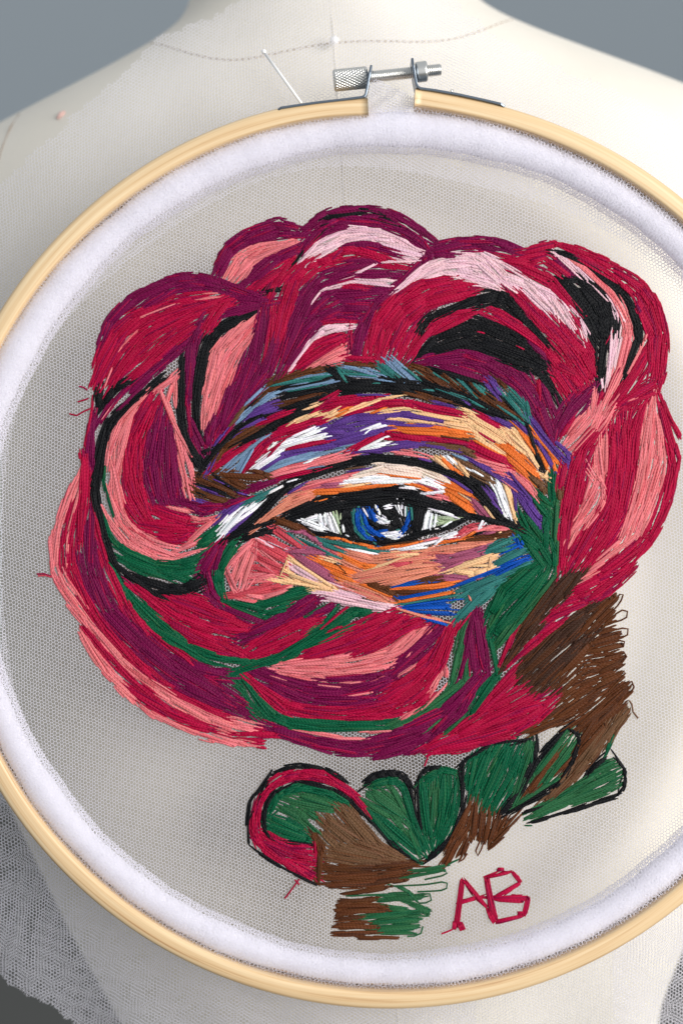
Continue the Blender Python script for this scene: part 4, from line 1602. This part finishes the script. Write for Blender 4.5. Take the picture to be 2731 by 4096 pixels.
def do_stroke(sub, c, w, pts, h, tight=False):
    cv = Curve(pts); w = max(1.0, (w*1.35-2 if tight else w-6.0)*(0.84 if c in 'pl' else 1.0)); n = max(1, int(round(w/5.0))+1); L = cv.L
    for j in range(n):
        if n > 2 and c in 'pl' and random.random() < .16: continue
        o = (j-(n-1)/2)*(w/n if n > 1 else 0)
        rel = abs(o)/(w/2) if n > 1 else 0
        s = random.uniform(-6, 0.10*L*(0.3+rel)) if n > 2 else random.uniform(-4, 4)
        end = L - (random.uniform(-6, 0.10*L*(0.3+rel)) if n > 2 else random.uniform(-4, 4))
        while s < end - 12:
            ln = random.uniform(130, 260); e = min(s+ln, end)
            def turn(x, y):
                a1, a2 = cv.nrm(max(0, min(x, L))), cv.nrm(max(0, min(y, L))); return math.acos(max(-1, min(1, float(a1 @ a2))))
            while turn(s, e) > 0.42 and e - s > 40: e = s + (e-s)*.8
            if end - e < 45 and turn(s, end) < .6: e = end
            def off(q):
                tp = 1 if tight else min(1, 0.45 + 1.6*min(q, L-q)/max(L, 1)) if n > 2 else 1
                return o*tp + random.uniform(-1.7, 1.7)
            A = cv.at(s) + cv.nrm(max(0, min(s, L)))*off(s); B = cv.at(e) + cv.nrm(max(0, min(e, L)))*off(e)
            if s < 0: A = A + (cv.at(0)-cv.at(min(20, L)))/20*(-s)
            sub.append(one(A, B, c, h + random.uniform(0, .00014)))
            s = e - random.uniform(2, 14)
bases = []
for l in LINES:
    k = l[0]
    if k == 'P':
        nm, lb = l[2:].split('|'); cur = [nm, lb, [('', [])], []]; parts.append(cur); continue
    if k == 'Q': cur[2].append((l[2:].strip(), [])); continue
    tok = l.split()
    if k == 'T': ox, oy, sc = map(float, tok[1:]); continue
    pts = [tuple(map(float, t.split(','))) for t in tok[(2 if k in 'BL' else 3):]]
    pts = [(ox+x/sc, oy+y/sc) for x, y in pts]
    if k == 'B': cur[3].append((tok[1], np.array(pts)))
    elif k == 'S':
        seq += 1; do_stroke(cur[2][-1][1], tok[1], float(tok[2])/sc, pts, tight=cur[0] == 'initials', h=0.00030 + 0.00028*seq/NSEQ)
        cv = Curve(pts); cur.append(('dir', cv, float(tok[2])/sc, tok[1]))
    elif k == 'L':
        seq += 1; cv = Curve(pts); n = max(3, int(cv.L/22)); q = np.array([cv.at(s) for s in np.linspace(0, cv.L, n)])
        cur[2][-1][1].append((q, jig(tok[1]), 0.0003 + 0.00028*seq/NSEQ))
# under-stitching: fills each shape along the flow and in the colour of the strokes sewn over it
S, A, W2, PI, CI, SQ = [], [], [], [], [], []
for pi, p in enumerate(parts):
    for d in p[4:]:
        cv = d[1]
        for s in np.arange(4, cv.L, 16):
            t = cv.at(min(s+8, cv.L))-cv.at(max(s-8, 0)); S.append(cv.at(s)); A.append(math.atan2(t[1], t[0])); W2.append(d[2]/2); PI.append(pi); CI.append(d[3]); SQ.append(len(SQ))
S = np.array(S); A = np.array(A); W2 = np.array(W2); PI = np.array(PI)
pt = []
for y in np.arange(800, 3800, 15.5):
    for x in np.arange(170, 2720, 15.5): pt.append((x+random.uniform(-8, 8), y+random.uniform(-8, 8)))
pt = np.array(pt); polyin = np.zeros(len(pt), bool); polypart = np.full(len(pt), -1)
for pi, p in enumerate(parts):
    for cols, poly in p[3]: k = inside_poly(pt, poly); polyin |= k; polypart[k] = pi
allpoly = [poly for p in parts for _, poly in p[3]]
cells = {}
for i, s in enumerate(S): cells.setdefault((int(s[0]//60), int(s[1]//60)), []).append(i)
def near(q):
    cx, cy = int(q[0]//60), int(q[1]//60); r = []
    for a in (-1, 0, 1):
        for b in (-1, 0, 1): r += cells.get((cx+a, cy+b), [])
    return np.array(r, int)
cand = []
for n_, q in enumerate(pt):
    i = near(q)
    if not len(i): continue
    d = np.hypot(S[i, 0]-q[0], S[i, 1]-q[1]); g = d - W2[i]
    if g.min() > (58 if polyin[n_] else 1): continue
    cov = i[g < -3.5]
    if len(cov) and random.random() < .85:
        c2 = [j_ for j_ in cov if CI[j_] not in 'plwat']; cov = np.array(c2) if c2 else cov
    best = cov.max() if len(cov) else i[np.argmin(g)]
    w = 1/(np.maximum(g, 0)+6)**2; a = 0.5*math.atan2((w*np.sin(2*A[i])).sum(), (w*np.cos(2*A[i])).sum())
    a0 = A[best]; dlt = (a-a0+math.pi/2) % math.pi - math.pi/2; a = a0 + 0.35*dlt + random.uniform(-.05, .05)
    cand.append((q, np.array([math.cos(a), math.sin(a)]), random.uniform(60, 120)/2, best))
def covered(X):
    out = np.zeros(len(X), bool)
    for poly in allpoly: out |= inside_poly(X, poly)
    for n_, q in enumerate(X):
        if not out[n_]:
            i = near(q)
            out[n_] = len(i) > 0 and (np.hypot(S[i, 0]-q[0], S[i, 1]-q[1])-W2[i]).min() < 3
    return out
for it in range(4):
    ia = covered(np.array([q-u*l for q, u, l, _ in cand])); ib = covered(np.array([q+u*l for q, u, l, _ in cand])); nxt = []
    for (q, u, l, b_), x, y in zip(cand, ia, ib):
        if not x: q = q+u*l*.25; l *= .75
        if not y: q = q-u*l*.25; l *= .75
        nxt.append((q, u, l, b_))
    cand = nxt
for q, u, l, b_ in cand:
    if l > 9: parts[PI[b_]][2][0][1].insert(0, one(q-u*l, q+u*l, CI[b_], random.uniform(.00004, .00024)))
# geometry of the thread
NS, SIDES = 5, 6
TS = np.array([0, .14, .5, .86, 1.0]); RS = np.array([.35, .9, 1.0, .9, .35]); HS = np.array([.05, .8, 1.0, .8, .05])
def stitch_geo(sts):
    """tubes for two-point stitches (vectorised) and for longer loose loops"""
    Vs, Fs, Cs, Us = [], [], [], []; base = 0
    two = [s for s in sts if len(s[0]) == 2]; many = [s for s in sts if len(s[0]) > 2]
    if two:
        A = np.array([s[0][0] for s in two]); B = np.array([s[0][1] for s in two]); H = np.array([s[2] for s in two]); C = np.array([s[1] for s in two]); n = len(two)
        T = B-A; L = np.linalg.norm(T, axis=1); U = T/(L[:, None]+1e-9); N = np.stack([-U[:, 1], U[:, 0]], 1)
        bow = rng.uniform(-.012, .012, n)*L
        c = A[:, None]+T[:, None]*TS[None, :, None] + N[:, None]*(bow[:, None]*np.array([0, .5, 1, .5, 0])[None])[:, :, None]
        hh = H[:, None]*HS[None]
        an = 2*math.pi*np.arange(SIDES)/SIDES; rr = THREAD_R*rng.uniform(.88, 1.12, n)[:, None]*RS[None]
        px = c[:, :, None, :]*1.0 + N[:, None, None, :]*(rr[:, :, None]*np.cos(an)[None, None])[..., None]/K
        dy = hh[:, :, None] + rr[:, :, None]*np.sin(an)[None, None]*.85
        X = (px[..., 0]-1365.5)*K; Z = CZ+(2048-px[..., 1])*K; V = np.stack([X, -dy-.0001, Z], -1).reshape(-1, 3)
        b0 = np.arange(n)*NS*SIDES; j, i = np.meshgrid(np.arange(NS-1), np.arange(SIDES), indexing='ij'); k = (i+1) % SIDES
        f = np.stack([j*SIDES+i, (j+1)*SIDES+i, (j+1)*SIDES+k, j*SIDES+k], -1).reshape(-1, 4); F = (b0[:, None, None]+f[None]).reshape(-1, 4)
        Vs.append(V); Fs.append(F); Cs.append(np.repeat(C, NS*SIDES, 0)); ph = rng.random(n)*5
        u = (TS[None]*L[:, None]/7.8 + ph[:, None])[:, :, None]*np.ones((1, 1, SIDES)); w = np.ones((n, NS, 1))*(np.arange(SIDES)/SIDES)[None, None]
        Us.append(np.stack([u, w, u*0], -1).reshape(-1, 3)); base = len(V)
    for q, col, h in many:
        n = len(q); t = np.gradient(q, axis=0); t /= np.linalg.norm(t, axis=1)[:, None]+1e-9; N = np.stack([-t[:, 1], t[:, 0]], 1); an = 2*math.pi*np.arange(SIDES)/SIDES
        px = q[:, None]+N[:, None]*(THREAD_R/K*.9*np.cos(an))[None, :, None]; dy = h + THREAD_R*np.sin(an)[None]*.85*np.ones((n, 1))
        V = np.stack([(px[..., 0]-1365.5)*K, -dy-.0001, CZ+(2048-px[..., 1])*K], -1).reshape(-1, 3)
        j, i = np.meshgrid(np.arange(n-1), np.arange(SIDES), indexing='ij'); k = (i+1) % SIDES
        F = np.stack([j*SIDES+i, (j+1)*SIDES+i, (j+1)*SIDES+k, j*SIDES+k], -1).reshape(-1, 4)+base
        u = np.concatenate([[0], np.cumsum(np.linalg.norm(np.diff(q, axis=0), axis=1))])/7.8
        Vs.append(V); Fs.append(F); Cs.append(np.tile(col, (len(V), 1))); Us.append(np.stack([np.repeat(u, SIDES), np.tile(np.arange(SIDES)/SIDES, n), np.zeros(n*SIDES)], -1)); base += len(V)
    return np.vstack(Vs), np.vstack(Fs), np.vstack(Cs), np.vstack(Us)
def stitch_obj(name, sts, parent):
    V, F, C, U = stitch_geo(sts); o = quad_mesh(name, V, F, M_THREAD, parent); me = o.data
    a = me.attributes.new('Col', 'FLOAT_COLOR', 'POINT'); a.data.foreach_set('color', np.hstack([C, np.ones((len(C), 1))]).astype(np.float32).ravel())
    a = me.attributes.new('twist', 'FLOAT_VECTOR', 'POINT'); a.data.foreach_set('vector', U.astype(np.float32).ravel())
    return o
# the 300 longest top stitches are objects of their own
allst = [(np.linalg.norm(s[0][1]-s[0][0]), id(s)) for p in parts for s in p[2][0][1] if len(s[0]) == 2 and s[2] > .00029]
allst.sort(reverse=True); single = set(i for _, i in allst[:300])
total = 0
for p in parts:
    if p[0] == 'loose_thread':
        for s in p[2][0][1]: stitch_obj('loose_thread', [s], work)
        continue
    main = [s for s in p[2][0][1] if id(s) not in single]; solo = [s for s in p[2][0][1] if id(s) in single]
    if main: o = stitch_obj(p[0], main, work)
    else:
        o = bpy.data.objects.new(p[0], None); COL.objects.link(o); o.parent = work; o.location = (0, 0, 0); o.matrix_parent_inverse = work.matrix_basis.inverted()
    o['label'] = p[1]
    for s in solo: stitch_obj('stitch', [s], o)
    for sub, sts in p[2][1:]:
        if sts: stitch_obj(sub, sts, o)
    total += sum(len(s) for _, s in p[2])
print('stitches', total)
